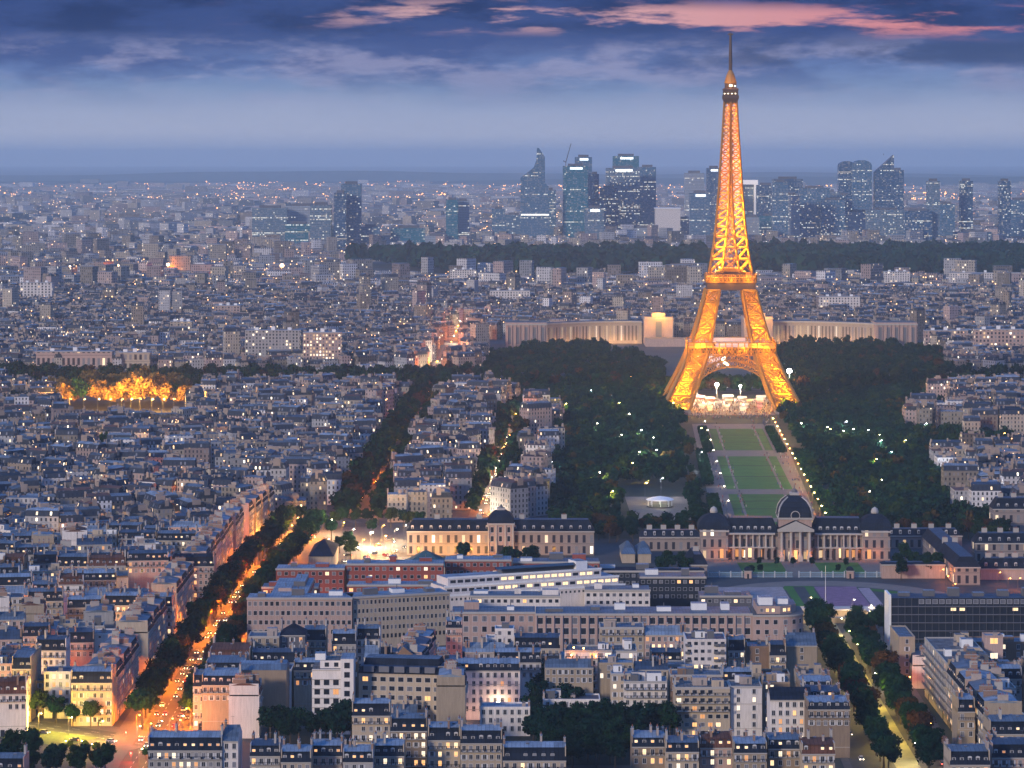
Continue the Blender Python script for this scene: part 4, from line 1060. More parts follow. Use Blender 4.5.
for (x,y,e) in ((*G(941,581),2600),(*G(946,588),2600),(*G(953,596),3000),(*G(905,578),900),(*G(925,576),900),(*G(998,584),1800),(*G(1008,590),2200),(*G(1018,590),1800),(*G(985,552),2200),(*G(978,546),1800)):
    lamp(x,y,'sodium',e,6,'in the barracks courtyards')
# hipped teal hall, parasol roof hall near the junction, plaza-side greenhouse roofs
def hall(name, label, x0, x1, y, D, H, rh, roofm, rz=0):
    W = x1-x0; t = thing(name, label, 'hall', ((x0+x1)/2,y,0), rz); b = MB(); b.box(-W/2,W/2,0,D,0,H,MW['cream']); b.build('wall', t)
    b = MB(); b.frustum((-W/2-.5,W/2+.5,-.5,D+.5),(-.6,.6,D/2-1,D/2+1),H+.004,H+rh,MR[roofm],MR[roofm]); b.build('roof', t); claim(x0,x1,y-2,y+D+2)
Yb=1565; hall('riding_hall','hipped teal metal roofed hall before the yellow wing',GX(402,Yb),GX(448,Yb),Yb,26,8,7,'teal')
Yb=1600; hall('pitched_hall','slate roofed long hall beside the bright junction',GX(309,Yb),GX(333,Yb),Yb,50,9,6,'slate')
for k in range(2): Yb=1640; hall('glass_roofed_hall', ('first','second')[k]+' narrow blue glass roofed hall from left by the school wing',GX(622+k*16,Yb),GX(635+k*16,Yb),Yb,34,5,5,'zinc')
# ================================================================ courtyard, square and sports ground
yc = YM-2
sheet('courtyard_gravel', rect(xm-52, xm+52, 1584, yc), .02, M_path)
for s,a in ((-1,.0),(1,.0)):
    sheet('courtyard_lawn', rect(xm+s*21-12, xm+s*21+12, 1598, 1642), .06, M_grass)
sheet('square_road', rect(20, 290, 1395, 1583), .015, M_asph)
def arc_sheet(name, cx, cy_, r0, r1, a0, a1, z, m, sy=1.0, n_=28):
    b = MB()
    for k in range(n_):
        a, c = R(a0+(a1-a0)*k/n_), R(a0+(a1-a0)*(k+1)/n_)
        b.face([(cx+r0*math.cos(a),cy_+sy*r0*math.sin(a),z),(cx+r1*math.cos(a),cy_+sy*r1*math.sin(a),z),(cx+r1*math.cos(c),cy_+sy*r1*math.sin(c),z),(cx+r0*math.cos(c),cy_+sy*r0*math.sin(c),z)], m)
    tag(b.build(name), kind='structure')
arc_sheet('square_pavement', xm+3, 1475, 60, 74, 0, 180, .05, M_path, 1.3)
arc_sheet('square_lawn', xm+3, 1475, 52, 58, 0, 180, .045, M_grass, 1.3)
M_court = mat('purple sports court', (.22,.12,.18), .9, var=.35, scale=.25)
sheet('sports_court', rect(GX(828,1480), GX(872,1480), 1482, 1550), .07, M_court); sheet('sports_court', rect(GX(873,1480), GX(885,1480), 1482, 1545), .07, mat('pale court', (.33,.25,.27), .9, var=.3, scale=.3))
sheet('plaza_parking', rect(GX(700,1480), GX(795,1480), 1480, 1548), .06, mat('pale plaza stone',(.30,.24,.23),.9,var=.35,scale=.3)); sheet('garden_path', rect(GX(806,1480),GX(818,1480),1480,1550), .08, M_asph); sheet('garden_lawn', rect(GX(797,1480),GX(826,1480),1478,1552), .065, M_grass)
# railings and gate
def railing(x0, x1, y, label):
    t = thing('iron_railing', label, 'fence', (x0,y,0)); L = x1-x0; b = MB()
    for z in (.3,2.6): b.beam((0,0,z),(L,0,z),.12,M_rail)
    for k in range(int(L/.45)): b.beam((k*.45,0,.1),(k*.45,0,3.0),.09,M_rail)
    b.build('bars', t)
    for k in range(int(L/6)+1): q = MB(); q.box(-.3,.3,-.3,.3,0,3.4,M_rail2); q.build('post', t, (k*6,0,0))
M_rail = mat('pale blue railing', (.35,.5,.58), .6, var=.1); M_rail2 = mat('railing pier', (.4,.42,.45), .8, var=.1)
for a,c,l in ((708,744,'pale blue iron railing at the left end of the courtyard front'),(752,793,'pale blue iron railing between left kiosk and the gate'),(799,845,'pale blue iron railing between the gate and right kiosk'),(854,884,'pale blue iron railing at the right end of the courtyard front')):
    railing(GX(a,1584), GX(c,1584), 1584, l)
for k,px in enumerate((747.5, 849.5)):
    t = thing('guard_kiosk', ('left','right')[k]+' little domed guard kiosk in the courtyard railing', 'kiosk', (GX(px,1584),1582,0))
    b = MB(); b.box(-1.8,1.8,-1.8,1.8,0,3.6,MW['rosy stone']); b.box(-2.1,2.1,-2.1,2.1,3.605,4,M_trim,bottom=True); b.build('wall', t); b = MB(); dome(b,0,0,4.01,1.9,2.2,MR['slate']); b.build('roof', t); b = MB(); b.box(-.5,.5,-1.87,-1.81,0,2.4,M_glass); b.build('door', t)
t = thing('flagpole', 'tall white flagpole standing in the garden before the gate', 'flagpole', (*G(825.5,606),0)); b = MB(); b.tube([(0,0,0),(0,0,20)],[.16,.08],M_whitep,6); b.build('mast', t); b = MB(); b.box(-.6,.6,-.6,.6,0,.6,M_pave); b.build('base', t)
# long flat pergola range closing the square, with lit booth
Yb=1440; t = thing('colonnade_block', 'long low flat roofed range with lit booth below the sports ground', 'low building', (GX(800,Yb),Yb,0)); Wd=GX(895,Yb)-GX(800,Yb)
b = MB(); b.box(0,Wd,0,8,0,4.5,MW['beige'],tm=MR['pale zinc']); b.box(-.5,Wd+.5,-2,8.5,4.51,5.1,M_trim,bottom=True); b.box(0,Wd,-12,-8,0,2.6,MW['beige'],tm=MR['zinc']); b.build('wall', t)
b = MB(); b.box(Wd-14,Wd-5,-8.2,0,0,5.0,MW['cream'],tm=MR['pale zinc']); b.box(Wd-12.5,Wd-10.5,-8.28,-8.21,1,4,M_lit[1]); b.box(Wd-8.5,Wd-6.5,-8.28,-8.21,1,4,M_lit[1]); b.build('booth', t)
for x in (10,22,33): link('lamp', point('white', 1500, .3), t, (x,-5,5))
lamp(*G(852,612),'white',1500,6,'before the low range')
lamp(*G(869,618),'white',1200,6,'before the low range')
# ================================================================ hand placed houses of the foreground
W_ = 'walls'
# --- left of the orange avenue
PH(71,112,672,17,13,'cream corner house with blue zinc roof above the yellow lit trees', wall='cream', roof='pale zinc', sides='', lit=.12, chim=3)
for k,(ya,yb) in enumerate(((1180,1202),(1203,1226),(1227,1250))):
    house(yb-ya-.3, 13, 17.5+.4*k, loc=(-155.5,(ya+yb)/2,0), rz=R(90), label=f'rosy avenue house with mansard, {nth(k+1)} in the block behind the cream corner house', wall='pink', roof='zinc', lit=.10)
PH(44,70.5,672,18.5,12,'plain white five storey house with flat roof beside the cream corner house', style='flat', wall='white', roof='dark zinc', cu=2.9, lit=.15, chim=1, roofbox=0)
PH(31,43.5,681,14,12,'narrow ochre house between the white one and the dark one', style='flat', wall='ochre', roof='zinc', lit=.1, roofbox=0)
PH(12,31,658,21,26,'tall tan house with lit dormers and bare gable near the left edge', wall='tan', roof='pale zinc', lit=.3, chim=2, gable='beige')
PH(-12,11.5,664,16,14,'pink low house cut by the left edge above orange glow', style='flat', wall='pink', roof='zinc', lit=.2)
PH(36,66,640,20,12,'small white house with zinc mansard behind the tan gable', wall='white', roof='pale zinc', lit=.03)
PH(71,117,634,20,13,'broad white blank walled house with tiny square windows', style='flat', wall='white', roof='zinc', win='sq', wsize=(.9,.7), cu=5, fh=4, lit=.0, chim=2)
for k,(ya,yb) in enumerate(((1282,1303),(1304,1327),(1328,1350))):
    house(yb-ya-.3, 14, 19+.5*(k%2), loc=(-155.5,(ya+yb)/2,0), rz=R(90), label=f'pale avenue house with balconies, {nth(k+1)} in the block past the first side street', wall='pink' if k else 'cream', roof='pale zinc', lit=.12)
PH(104,138,596,19,13,'grey stone house with three storeys of lit windows facing the camera', wall='rosy stone', roof='pale zinc', lit=.38)
PH(138.5,172,597,19,13,'balconied corner house at the avenue behind the second side street', wall='rosy stone', roof='pale zinc', lit=.16, sides='r')
for k,(ya,yb) in enumerate(((1392,1414),(1415,1440),(1441,1466))):
    house(yb-ya-.3, 13, 19.5, loc=(-155.5,(ya+yb)/2,0), rz=R(90), label=f'cream avenue house with long balcony, {nth(k+1)} in the middle block by the avenue', wall='cream' if k!=1 else 'pink', roof='zinc', lit=.12)
row = ((4,24,'tan',.25,'brown tile','brown balconied house at the left end of the glowing pink row'),(25,56,'white',.05,'zinc','rounded looking white house with grey hip roof in the glowing row'),(56.5,88,'pink',.3,'zinc','pink house with lit mansard windows in the glowing row'),
       (88.5,135,'beige',.4,'slate','wide modern stone house with big lit windows in the glowing row'),(135.5,171,'pink',.1,'pale zinc','pink house with white framed dormers right of the wide modern one'),(171.5,214,'rosy stone',.25,'slate','corner house with arched dormers where the glowing row meets the avenue'))
for k,(a,c,wl,lt,rf,lb) in enumerate(row):
    PH(a,c,560 if k<5 else 562,18.5 if k!=1 else 14,13,lb, wall=wl, roof=rf, lit=lt, mans=4.5 if k!=1 else 1.5, dormers=k!=1, chim=2, Y=1492)
for k in range(8):
    ya = 1508+k*24; house(23.6, 13, 19+.6*(k%3), loc=(-153.5-(0 if k<6 else -1.5),ya+12,0), rz=R(90), label=f'long balconied avenue house, {nth(k+1)} beyond the glowing pink row', wall=('pink','cream','rosy stone')[k%3], roof=('zinc','pale zinc')[k%2], lit=.1, top_only=4)
for k in range(4):
    ya = 1716+k*24; house(23.6, 13, 19, loc=(-150+2*k,ya+12,0), rz=R(88), label=f'rosy avenue house with mansard, {nth(k+1)} before the bright junction', wall=('rosy stone','cream')[k%2], roof='zinc', lit=.14, top_only=4)
# --- between the orange avenue and the white modern block
PH(193,211,690,17,14,'pale slim house at the crossing with slate mansard', wall='cream', roof='zinc', lit=.1, chim=1, Y=1162)
PH(211.5,239,690,17,14,'tan house full of yellow windows beside the huge bare gable', wall='tan', roof='pale zinc', lit=.62, chim=1, Y=1162)
t = thing('gable_house', 'huge bare brown party wall beside the tan yellow lit house', 'house', (GX(262,1168),1168,0)); b = MB(); b.box(-9.5,9.5,0,16,0,22.2,MW['tan'],tm=MR['pale zinc']); b.build('wall', t)
b = MB(); b.frustum((-9.6,9.6,-.1,16),(-9.2,9.2,4,12),22.21,24,MR['zinc'],MR['pale zinc']); r_=b.build('roof', t)
for x,z in ((-2.5,9.2),(-2.5,5.4)): link('window', SQ_L[0], t, (x,-.005,z), 0, (.6,1,.6))
link('chimney', CHIM[2], r_, (7,9,23.6)); claim(GX(262,1168)-9,GX(262,1168)+9,1168,1184)
for k in range(3): PH(202+k*4,240+k*5,676-k*13,18+k*.6,20,f'house with patchy rounded zinc roof, {nth(k+1)} behind the huge bare gable', wall='beige', roof=('pale zinc','zinc','brown tile')[k], lit=.04, chim=3, mans=3.5, top_only=2)
PH(248,279,631,25,13,'tall narrow beige house with five window columns above dark garden', style='modern', wall='beige', roof='zinc', cu=3.1, lit=.12, roofbox=1, Y=1232)
PH(279.5,305,626,25,14,'tall dark walled house with small dome beside the narrow beige one', style='hip', wall='dark grey', roof='slate', lit=.12, cu=4, Y=1236)
PH(304,326,630,20,12,'cream house with two lit windows right of the dark tall house', wall='cream', roof='zinc', lit=.2)
PH(332,356,634,19,12,'grey house with zinc roof in the shaded court', wall='pale grey', roof='pale zinc', lit=.1)
PH(356.5,380,629,20,12,'white walled house with slate mansard left of the pale gable', wall='white', roof='pale zinc', lit=.15)
PH(293,340,664,9,12,'low workshop with three lit skylight windows and flat zinc roof', style='flat', wall='slate blue', roof='pale zinc', lit=.5, Y=1262, fh=3)
def modern_white():
    Y = 1154; xa = GX(312,Y); t = thing('modern_apartment_block', 'white modern apartment block with large square dark windows', 'apartment block', (xa,Y,0))
    b = MB(); b.box(0,11,0,15,0,25,MW['white'],tm=MR['flat gravel']); b.box(11.01,16,-.6,14,0,29,MW['white'],tm=MR['pale zinc']); b.box(3,11,2,13,25.01,28,MW['white'],tm=MR['flat gravel']); w_ = b.build('wall', t)
    for k in range(7):
        z = 26.5-3.6*k
        for i in range(3):
            if k == 0 and i == 0: continue
            link('window', SQ_D[i%2] if not (k==2 and i==2) else SQ_L[2], t, (2.0+3.6*i, -.006 if k else 1.994, z-3 if k else 26.4), 0, (2.1,1,2.1) if k else (1.6,1,1.6))
        link('window', SQ_D[0], t, (13.5,-.606,z), 0, (2.1,1,2.1))
    for k in range(7): b = MB(); b.box(-.1,11,-.25,-.005,24.8-3.6*k-.25,24.8-3.6*k,M_trim,bottom=True); b.build('string_course', t)
    b = MB(); b.box(1,5,3,8,28.01,30.5,M_whitep,tm=MR['pale zinc']); b.build('roof_box', t); claim(xa,xa+16,Y,Y+15)
    # stepped slate roofed part behind
    t = thing('modern_apartment_wing', 'stepped slate roofed wing with dark terraces behind the white modern block', 'apartment block', (xa+17.5,Y+9,0), R(-8))
    b = MB(); b.box(0,33,0,18,0,22,MW['cream'],tm=MR['slate']); b.build('wall', t)
    b = MB(); b.frustum((-.2,33.2,-.3,18),(0,33,2,16),22.02,24.5,MR['slate'],MR['dark zinc']); b.frustum((1,31,5,16),(1.5,30.5,6.2,15),24.55,27,MR['slate'],MR['zinc']); r_ = b.build('roof', t)
    for k in range(5): b = MB(); b.box(2+k*6,6+k*6,-.6,2,22.6,24.9,M_glass2,tm=MR['dark zinc']); b.build('roof_terrace', r_)
    for j in range(5):
        for i in range(9): link('window', SQ_D[(i*j)%3] if (i*7+j*3)%11 else SQ_L[0], t, (2.6+i*3.5,-.005,19.8-3.5*j), 0, (2.1,1,1.7))
    claim(xa+17,xa+50,Y+8,Y+27)
modern_white()
# --- bottom centre haussmann row
for k,(a,c,yt,wl,lt,lb) in enumerate(((352,390,704,'cream',.3,'cream balconied house with glowing first floors at bottom centre left'),(390.5,427,719,'tan',.5,'tan house with lit white dormers in the bottom row'),(428,460,728,'cream',.12,'cream house in the bottom row right of the tan one'),(460.5,502,731,'cream',.08,'cream house with row of slate dormers at the bottom row end'),(503,566,748,'cream',.2,'long blue roofed house at the bottom edge with terracotta pots'))):
    PH(a,c,yt,19,12,lb, wall=wl, roof='pale zinc', lit=lt, chim=3, balc=(1,2,-1), shutters=True)
PH(148,222,738,19,14,'blue zinc roofed house with lit windows at the bottom left crossing', wall='pale grey', roof='pale zinc', lit=.45, chim=3)
PH(222.5,238,741,22,16,'white gabled house end at the bottom beside the dark garden', style='gabled', wall='white', roof='zinc', lit=.0, chim=1)
for k in range(5): PH(250+k*31,280+k*31,746+(k%2)*6,17,14,f'pale zinc roof with dormers at the bottom edge, {nth(k+1)} from the dark garden', wall=('pale grey','cream','pink')[k%3], roof='pale zinc', lit=.15, chim=4, top_only=2, mans=3.4)
PH(-14,24,759,17,11,'blue roofed house in the bottom left corner', wall='pink', roof='zinc', lit=.1, chim=3, top_only=2)
# --- centre
def gable_wall_house():
    Y = 1198; xa = GX(392,Y); t = thing('gable_house', 'dark red gabled party wall with a small lamp beside the pink street', 'house', (xa,Y,0))
    W = GX(424,Y)-xa; b = MB(); P = [(0,0,0),(W,0,0),(W,0,17),(W*.78,0,22),(W*.35,0,26.5),(0,0,21)]
    b.face(P, MW['brown']); Q = [(x,14,z) for x,_,z in P]; b.face(Q[::-1], MW['brown'])
    for i in (1,5): j=(i+1)%6; b.face([P[i],Q[i],Q[j],P[j]][::1], MW['brown'])
    b.build('wall', t); r = MB()
    for i in (2,3,4): j=i+1; r.face([P[i],Q[i],Q[j],P[j]], MR['zinc'], [(0,0),(14,0),(14,6),(0,6)])
    r_ = r.build('roof', t); link('chimney', CHIM[2], r_, (W*.3,7,25.8)); link('chimney', CHIM[0], r_, (W*.8,5,21))
    l = MB(); l.lathe([(0,-.5),(.5,0),(0,.5)], M_wht, 8); o = l.build('wall_lamp', t, (W*.52,-.7,18)); link('bulb', point('white', 500, .3), o, (0,-1,0)); claim(xa,xa+W,Y,Y+14)
gable_wall_house()
PH(380,391.5,634,22,14,'slim dark house with three yellow windows left of the red gable', style='gabled', wall='dark grey', roof='slate', lit=.5, cu=3.5, Y=1196)
PH(364,379,634,22,14,'pale gabled house end left of the slim dark house', style='gabled', wall='white', roof='pale zinc', lit=0, chim=2, Y=1200)
for k in range(3):
    ya = 1200+k*20; house(19.7, 12, 20, loc=(GX(425,1200)+k*.9,ya+10,0), rz=R(84), label=f'pink glowing street house, {nth(k+1)} from the red gable up the narrow street', wall='pink', roof='pale zinc', lit=.08, fh=3.0, balc=(-1,), style='haus', mans=3.2)
PH(446,462,636,24,13,'tall pink turret like house closing the narrow orange street', wall='pink', roof='pale zinc', lit=.12, cu=2.2, mans=2.5, Y=1262)
def hero():
    t = PH(456,520,670,19.5,15,'long pink white house with wall lamp glow and dormer row', style='haus', wall='white', roof='pale zinc', lit=.10, mans=2.6, cu=2.75, fh=3.3, balc=(), gable='beige', chim=4, Y=1183, shutters=True)
    l = MB(); l.lathe([(0,-.5),(.55,0),(0,.5)], M_wht, 8); o = l.build('wall_lamp', t, (4,-2.2,7.5)); link('bulb', point((1,.62,.38), 2600, .5), o, (0,-2,0))
    for x,z,e in ((-8,2,700),(8,2,700),(0,3,600)): link('lamp', point((1,.5,.3), e, .3), t, (x,-5,z))
hero()
PH(465,505,652,17,12,'low zinc roofed houses with dark court behind the pink white house', wall='pale grey', roof='pale zinc', lit=.1, style='gabled', top_only=2)
PH(495,514,622,25,9,'small white tower house with a vertical strip of windows', style='flat', wall='white', roof='pale zinc', cu=4.5, win='sq', wsize=(1.3,1.5), lit=0, roofbox=1, chim=0, Y=1252)
PH(486,495,628,21,9,'stepped white shoulder of the small tower house', style='flat', wall='white', roof='pale zinc', lit=0, roofbox=0, chim=0, Y=1253)
PH(480,530,732,11,10,'small white flat house with square opening above the bottom row', style='flat', wall='white', roof='pale zinc', lit=.05, roofbox=0, chim=2, Y=1150)
PH(514,560,638,20,12,'blue zinc roofed house right of the small white tower', wall='cream', roof='pale zinc', lit=.12, top_only=3)
def terrace_block():
    t = PH(565,612,650,22,13,'white balconied apartment block with glowing roof terrace', style='modern', wall='white', roof='flat gravel', cu=3.4, fh=3.1, win='sq', wsize=(2.2,1.7), lit=.06, terraces=5, Y=1215, roofbox=2)
    for x,z in ((-6,23.5),(-2,23.2),(-7,20.5),(3,20)): l = MB(); l.lathe([(0,-.35),(.35,0),(0,.35)], M_sod, 8); o = l.build('terrace_lamp', t, (x,-1.1,z)); link('bulb', point('sodium', 160, .2), o, (0,-.6,0))
terrace_block()
PH(612.5,637,651,21.5,18,'white block end with few windows right of the glowing terrace', style='modern', wall='white', roof='flat gravel', cu=4, lit=.15, Y=1217)
PH(600,644,632,24,14,'white stepped roof house behind the balconied block', style='modern', wall='cream', roof='pale zinc', cu=3.2, lit=.12, terraces=1, Y=1262)
PH(644.5,686,645,21,12,'rosy low house with blue zinc roof left of the white tower block', style='gabled', wall='pink', roof='pale zinc', lit=.3, Y=1262)
PH(666,685,661,18,10,'grey concrete party wall slab left of the white tower block', style='flat', wall='pale grey', roof='zinc', lit=0, cu=40, roofbox=0, chim=0, Y=1205)
def tower_block():
    t = PH(686,726,636,27,18,'tall white eight storey block with rows of loggias', style='flat', wall='white', roof='dark zinc', cu=2.6, fh=3.1, win='sq', wsize=(1.5,1.3), lit=.12, roofbox=3, chim=0, Y=1212, name='tower_block')
    for k in range(8):
        z = 27-3.1*k-2.6
        for x in (4.2,6.6,-7.4):
            b = MB(); b.box(x-1.0,x+1.0,-.9,-.1,z,z+1.0,M_metal,bottom=True); b.build('balcony', t)
tower_block()
PH(728,745,655,21,12,'small cream house with teal mansard right of the tower block', wall='cream', roof='zinc', lit=.05, chim=1, Y=1222)
PH(745.5,769,657,22,15,'bare brown gable wall with curved flue beside the teal mansard', style='flat', wall='brown', roof='zinc', lit=.0, cu=20, chim=2, roofbox=0, Y=1225)
PH(769.5,786,660,19,12,'cream house with slate mansard between two bare gables', wall='cream', roof='pale zinc', lit=.05, chim=2, Y=1222)
PH(786.5,817,655,22,16,'bare beige gable wall facing the avenue trees', style='gabled', wall='beige', roof='pale zinc', lit=.06, cu=9, chim=2, Y=1228)
PH(797,830,680,20.5,13,'beige three storey house with two blue roofs by the avenue', style='flat', wall='beige', roof='pale zinc', cu=5, fh=4, lit=.1, Y=1168, roofbox=2)
PH(763,790,697,17,14,'tan house with two long lit windows below the bare gables', style='flat', wall='tan', roof='zinc', cu=4.5, win='sq', wsize=(3,1.5), lit=.4, Y=1170)
PH(624,667,686,17,12,'white stepped house with blue roof terraces', style='modern', wall='white', roof='pale zinc', cu=3, lit=.05, terraces=2, Y=1172)
PH(611,634,679,19,12,'cream house with a warm lit stair bay', style='modern', wall='cream', roof='pale zinc', cu=3.2, lit=.25, Y=1178)
PH(543,600,704,10,12,'low white hall with roof lanterns in the dark trees', style='flat', wall='white', roof='pale zinc', cu=4, lit=.05, Y=1172, roofbox=2)
PH(594,640,725,8,11,'low blue flat roof behind the dark garden trees', style='flat', wall='pale grey', roof='pale zinc', lit=.1, Y=1155, roofbox=0)
t = PH(675,730,694,20,14,'grey cream balconied block with warm roof terrace', style='modern', wall='cream', roof='flat gravel', cu=3.2, fh=3.1, win='sq', wsize=(1.7,1.5), lit=.16, terraces=3, Y=1142, roofbox=3)
t = PH(730.5,762,697,20,14,'white gabled end of the balconied block with planted roof', style='modern', wall='white', roof='flat gravel', cu=5.2, lit=.1, Y=1144, roofbox=2)
PH(700,790,667,15,12,'long house with white roof edge and dark red attic behind the balconied block', style='flat', wall='cream', roof='brown tile', cu=3.2, lit=.05, Y=1200, roofbox=3)
for k in range(6):
    PH(632+k*34,665+k*34,738+(k*5)%9,17,15,f'cluttered brick and zinc roof at the bottom edge, {nth(k+1)} right of the dark trees', wall=('tan','cream','pink','beige')[k%4], roof=('pale zinc','zinc','brown tile')[k%3], lit=.35, chim=4, top_only=2, mans=3)
PH(770,812,713,19,14,'dark slate roofed house with lit attic and white gable near the avenue', style='gabled', wall='white', roof='slate', lit=.3, chim=1, Y=1122)
for k in range(3): PH(800+k*4,832+k*9,702+k*20,18,16,f'brick gabled house with patchy blue roof, {nth(k+1)} down the left side of the green avenue', wall='tan', roof='pale zinc', lit=.04, chim=3, mans=2.5, top_only=2, Y=1160-22*k-8)
# --- right of the green lit avenue
XR = 170
PH(899,915,645,20,30,'slim beige house lit orange at its foot below the dark office', style='flat', wall='beige', roof='zinc', cu=8, lit=0, sides='', roofbox=0, chim=0, Y=1262)
def avenue_block(y0, y1, H, style, wall, roof, lit, label, D=15, **k):
    return house(y1-y0-.3, D, H, style=style, loc=(XR,(y0+y1)/2,0), rz=R(-90), wall=wall, roof=roof, lit=lit, label=label, **k)
for k in range(2): avenue_block(1205-k*32,1236-k*32,24,'modern','cream','flat gravel',.12,('long modern balcony house with white roof machinery by the green avenue','nearer half of the long modern balcony house by the avenue')[k],D=19,terraces=6,cu=3,fh=3.1,roofbox=5)
for k in range(4): avenue_block(1150-k*23,1172-k*23,21,'haus',('beige','cream','rosy stone','beige')[k],('zinc','pale zinc')[k%2],.2,f'balconied stone house with mansard, {nth(k+1)} down the right side of the green avenue',D=14,balc=(1,2,3,-1),chim=3)
PH(976,1016,692,21,16,'white modern house with planted roof terrace at the right', style='modern', wall='white', roof='flat gravel', cu=3.2, win='sq', wsize=(1.8,1.5), lit=.2, terraces=1, Y=1135)
PH(968,1040,648,23,14,'brown brick walled house with lilac stair tower at right', style='flat', wall='brown', roof='zinc', cu=6, lit=.25, Y=1230, roofbox=3)
PH(985,1003,641,28,8,'lilac grey stair tower house between brown brick walls', style='flat', wall='rosy stone', roof='pale zinc', cu=8, win='sq', wsize=(3,2.2), fh=6, lit=.2, Y=1215, roofbox=0, chim=0)
PH(988,1050,672,19,14,'rosy flat roofed house with orange attic windows at right edge', style='flat', wall='rosy stone', roof='brown tile', cu=5, lit=.5, Y=1190)
for k,(a,c,yt) in enumerate(((955,985,668),(990,1030,722),(992,1040,745),(950,990,752),(958,975,700))):
    PH(a,c,yt,20,15,f'blue mansard house with round topped dormers, {nth(k+1)} behind the right avenue front', wall=('cream','beige','rosy stone')[k%3], roof=('pale zinc','zinc')[k%2], lit=.2, chim=3, top_only=3)
N_HAND = len(HOUSES)
# ================================================================ park, lawns
PK = lambda px, py: G(px, py)
lawns = [((708,427),(763,427),(773,449),(715,449)), ((722,464),(781,464),(792,490),(731,490)), ((733,497),(793,497),(801,520),(739,520))]
b = MB(); pts = [PK(*p) for p in ((692,424),(778,424),(835,560),(722,560))]
sheet('park_path', [(p[0],p[1]) for p in pts][::-1], .02, M_path)
for q in ((706,428,764,450),(719,456,784,488),(731,493,802,516)):
    P0, P1 = PK(q[0],q[1]), PK(q[2],q[3])
for (xa_, xb_, ya_, yb_) in ((-22,22,2270,2450),(-22,22,2005,2225),(-22,22,1845,1975),(-22,22,1735,1825)):
    cx_ = lambda y: 152+ (y-1653)*.0385
    def L4(u0, u1, v0, v1): return [(cx_(v0)+u0,v0),(cx_(v0)+u1,v0),(cx_(v1)+u1,v1),(cx_(v1)+u0,v1)]
    sheet('lawn', L4(xa_,xb_,ya_,yb_), .05, M_grass)
    for s in (-15,15): sheet('lawn_path', L4(s-.8,s+.8,ya_,yb_), .07, M_path)
    for f_ in (.35,.68): sheet('lawn_path', L4(-22,22,ya_+(yb_-ya_)*f_,ya_+(yb_-ya_)*f_+3), .075, mat('dark grass strip',(.02,.04,.02),.95,var=.2))
sheet('park_ground', [(27,1745),(300,1745),(300,2790),(27,2790)], .008, mat('park soil', (.035,.04,.025), .95, var=.3, scale=.05))
sheet('bandstand_pavement', rect(GX(626,1940),GX(698,1940), 1835, 1960), .03, M_path)
def hedge(x0, x1, y0, y1, h, label):
    rs = np.random.RandomState(int(y0)); N = int((x1-x0)*(y1-y0)*2.2); c = np.stack([rs.uniform(x0,x1,N),rs.uniform(y0,y1,N),rs.uniform(h*.25,h,N)],1)
    c[:,0] += (c[:,1]-1653)*.0385-0; a = rs.normal(size=(N,3)); a /= np.linalg.norm(a,axis=1)[:,None]; b_ = np.cross(a, rs.normal(size=(N,3))); b_ /= np.linalg.norm(b_,axis=1)[:,None]; s = .7
    q = np.stack([c-a*s-b_*s,c+a*s-b_*s,c+a*s+b_*s,c-a*s+b_*s],1)
    tag(link('hedge', np_mesh('hedge', q, [M_leaf[0]])), label, 'hedge')
for k,(u,y0,y1) in enumerate(((-34,1760,1930),(-46,1790,2000),(36,1740,1980),(38,2010,2230),(-34,2020,2230),(27.5,2250,2450),(-27.5,2250,2450))):
    hedge(152+u-3.5,152+u+3.5,y0,y1,6 if abs(u)>30 else 2.5,('left inner','far left','right inner','right middle','left middle','right far','left far')[k]+' clipped hedge strip along the park lawns')
# bandstand
t = thing('bandstand', 'small lit bandstand pavilion on pale gravel among park trees', 'bandstand', (*G(660,507),0)); b = MB(); b.lathe([(8.5,0),(8.5,.8),(0,.81)],M_pave,12); b.lathe([(9,4.6),(8.5,5.2),(5,6.2),(0,7)],M_whitep,12); b.build('roof', t)
for k in range(8): a=k*math.pi/4; q=MB(); q.tube([(7.5*math.cos(a),7.5*math.sin(a),.8),(7.5*math.cos(a),7.5*math.sin(a),4.7)],[.18,.18],M_whitep,6); q.build('column', t)
link('lamp', point((.75,1,.55), 1200, .5), t, (0,0,4)); link('lamp', point('white', 900, .5), t, (0,-14,5))
sheet('promenade_path', [(139,1050),(148,1050),(155,1480),(146,1480)], .06, mat('promenade gravel', (.20,.20,.11), .95, var=.3, scale=.2))
sheet('garden_soil', rect(-95,75,1095,1165), .01, mat('dark soil',(.02,.022,.015),.95,var=.3)); sheet('garden_soil', rect(5,40,1166,1260), .012, mat('dark soil',(.02,.022,.015),.95,var=.3)); sheet('median_lawn', [(-270,1222),(-270,1196),(-168,1128),(-158,1146)], .16, mat('median grass',(.11,.14,.04),.95,var=.3,scale=.3))
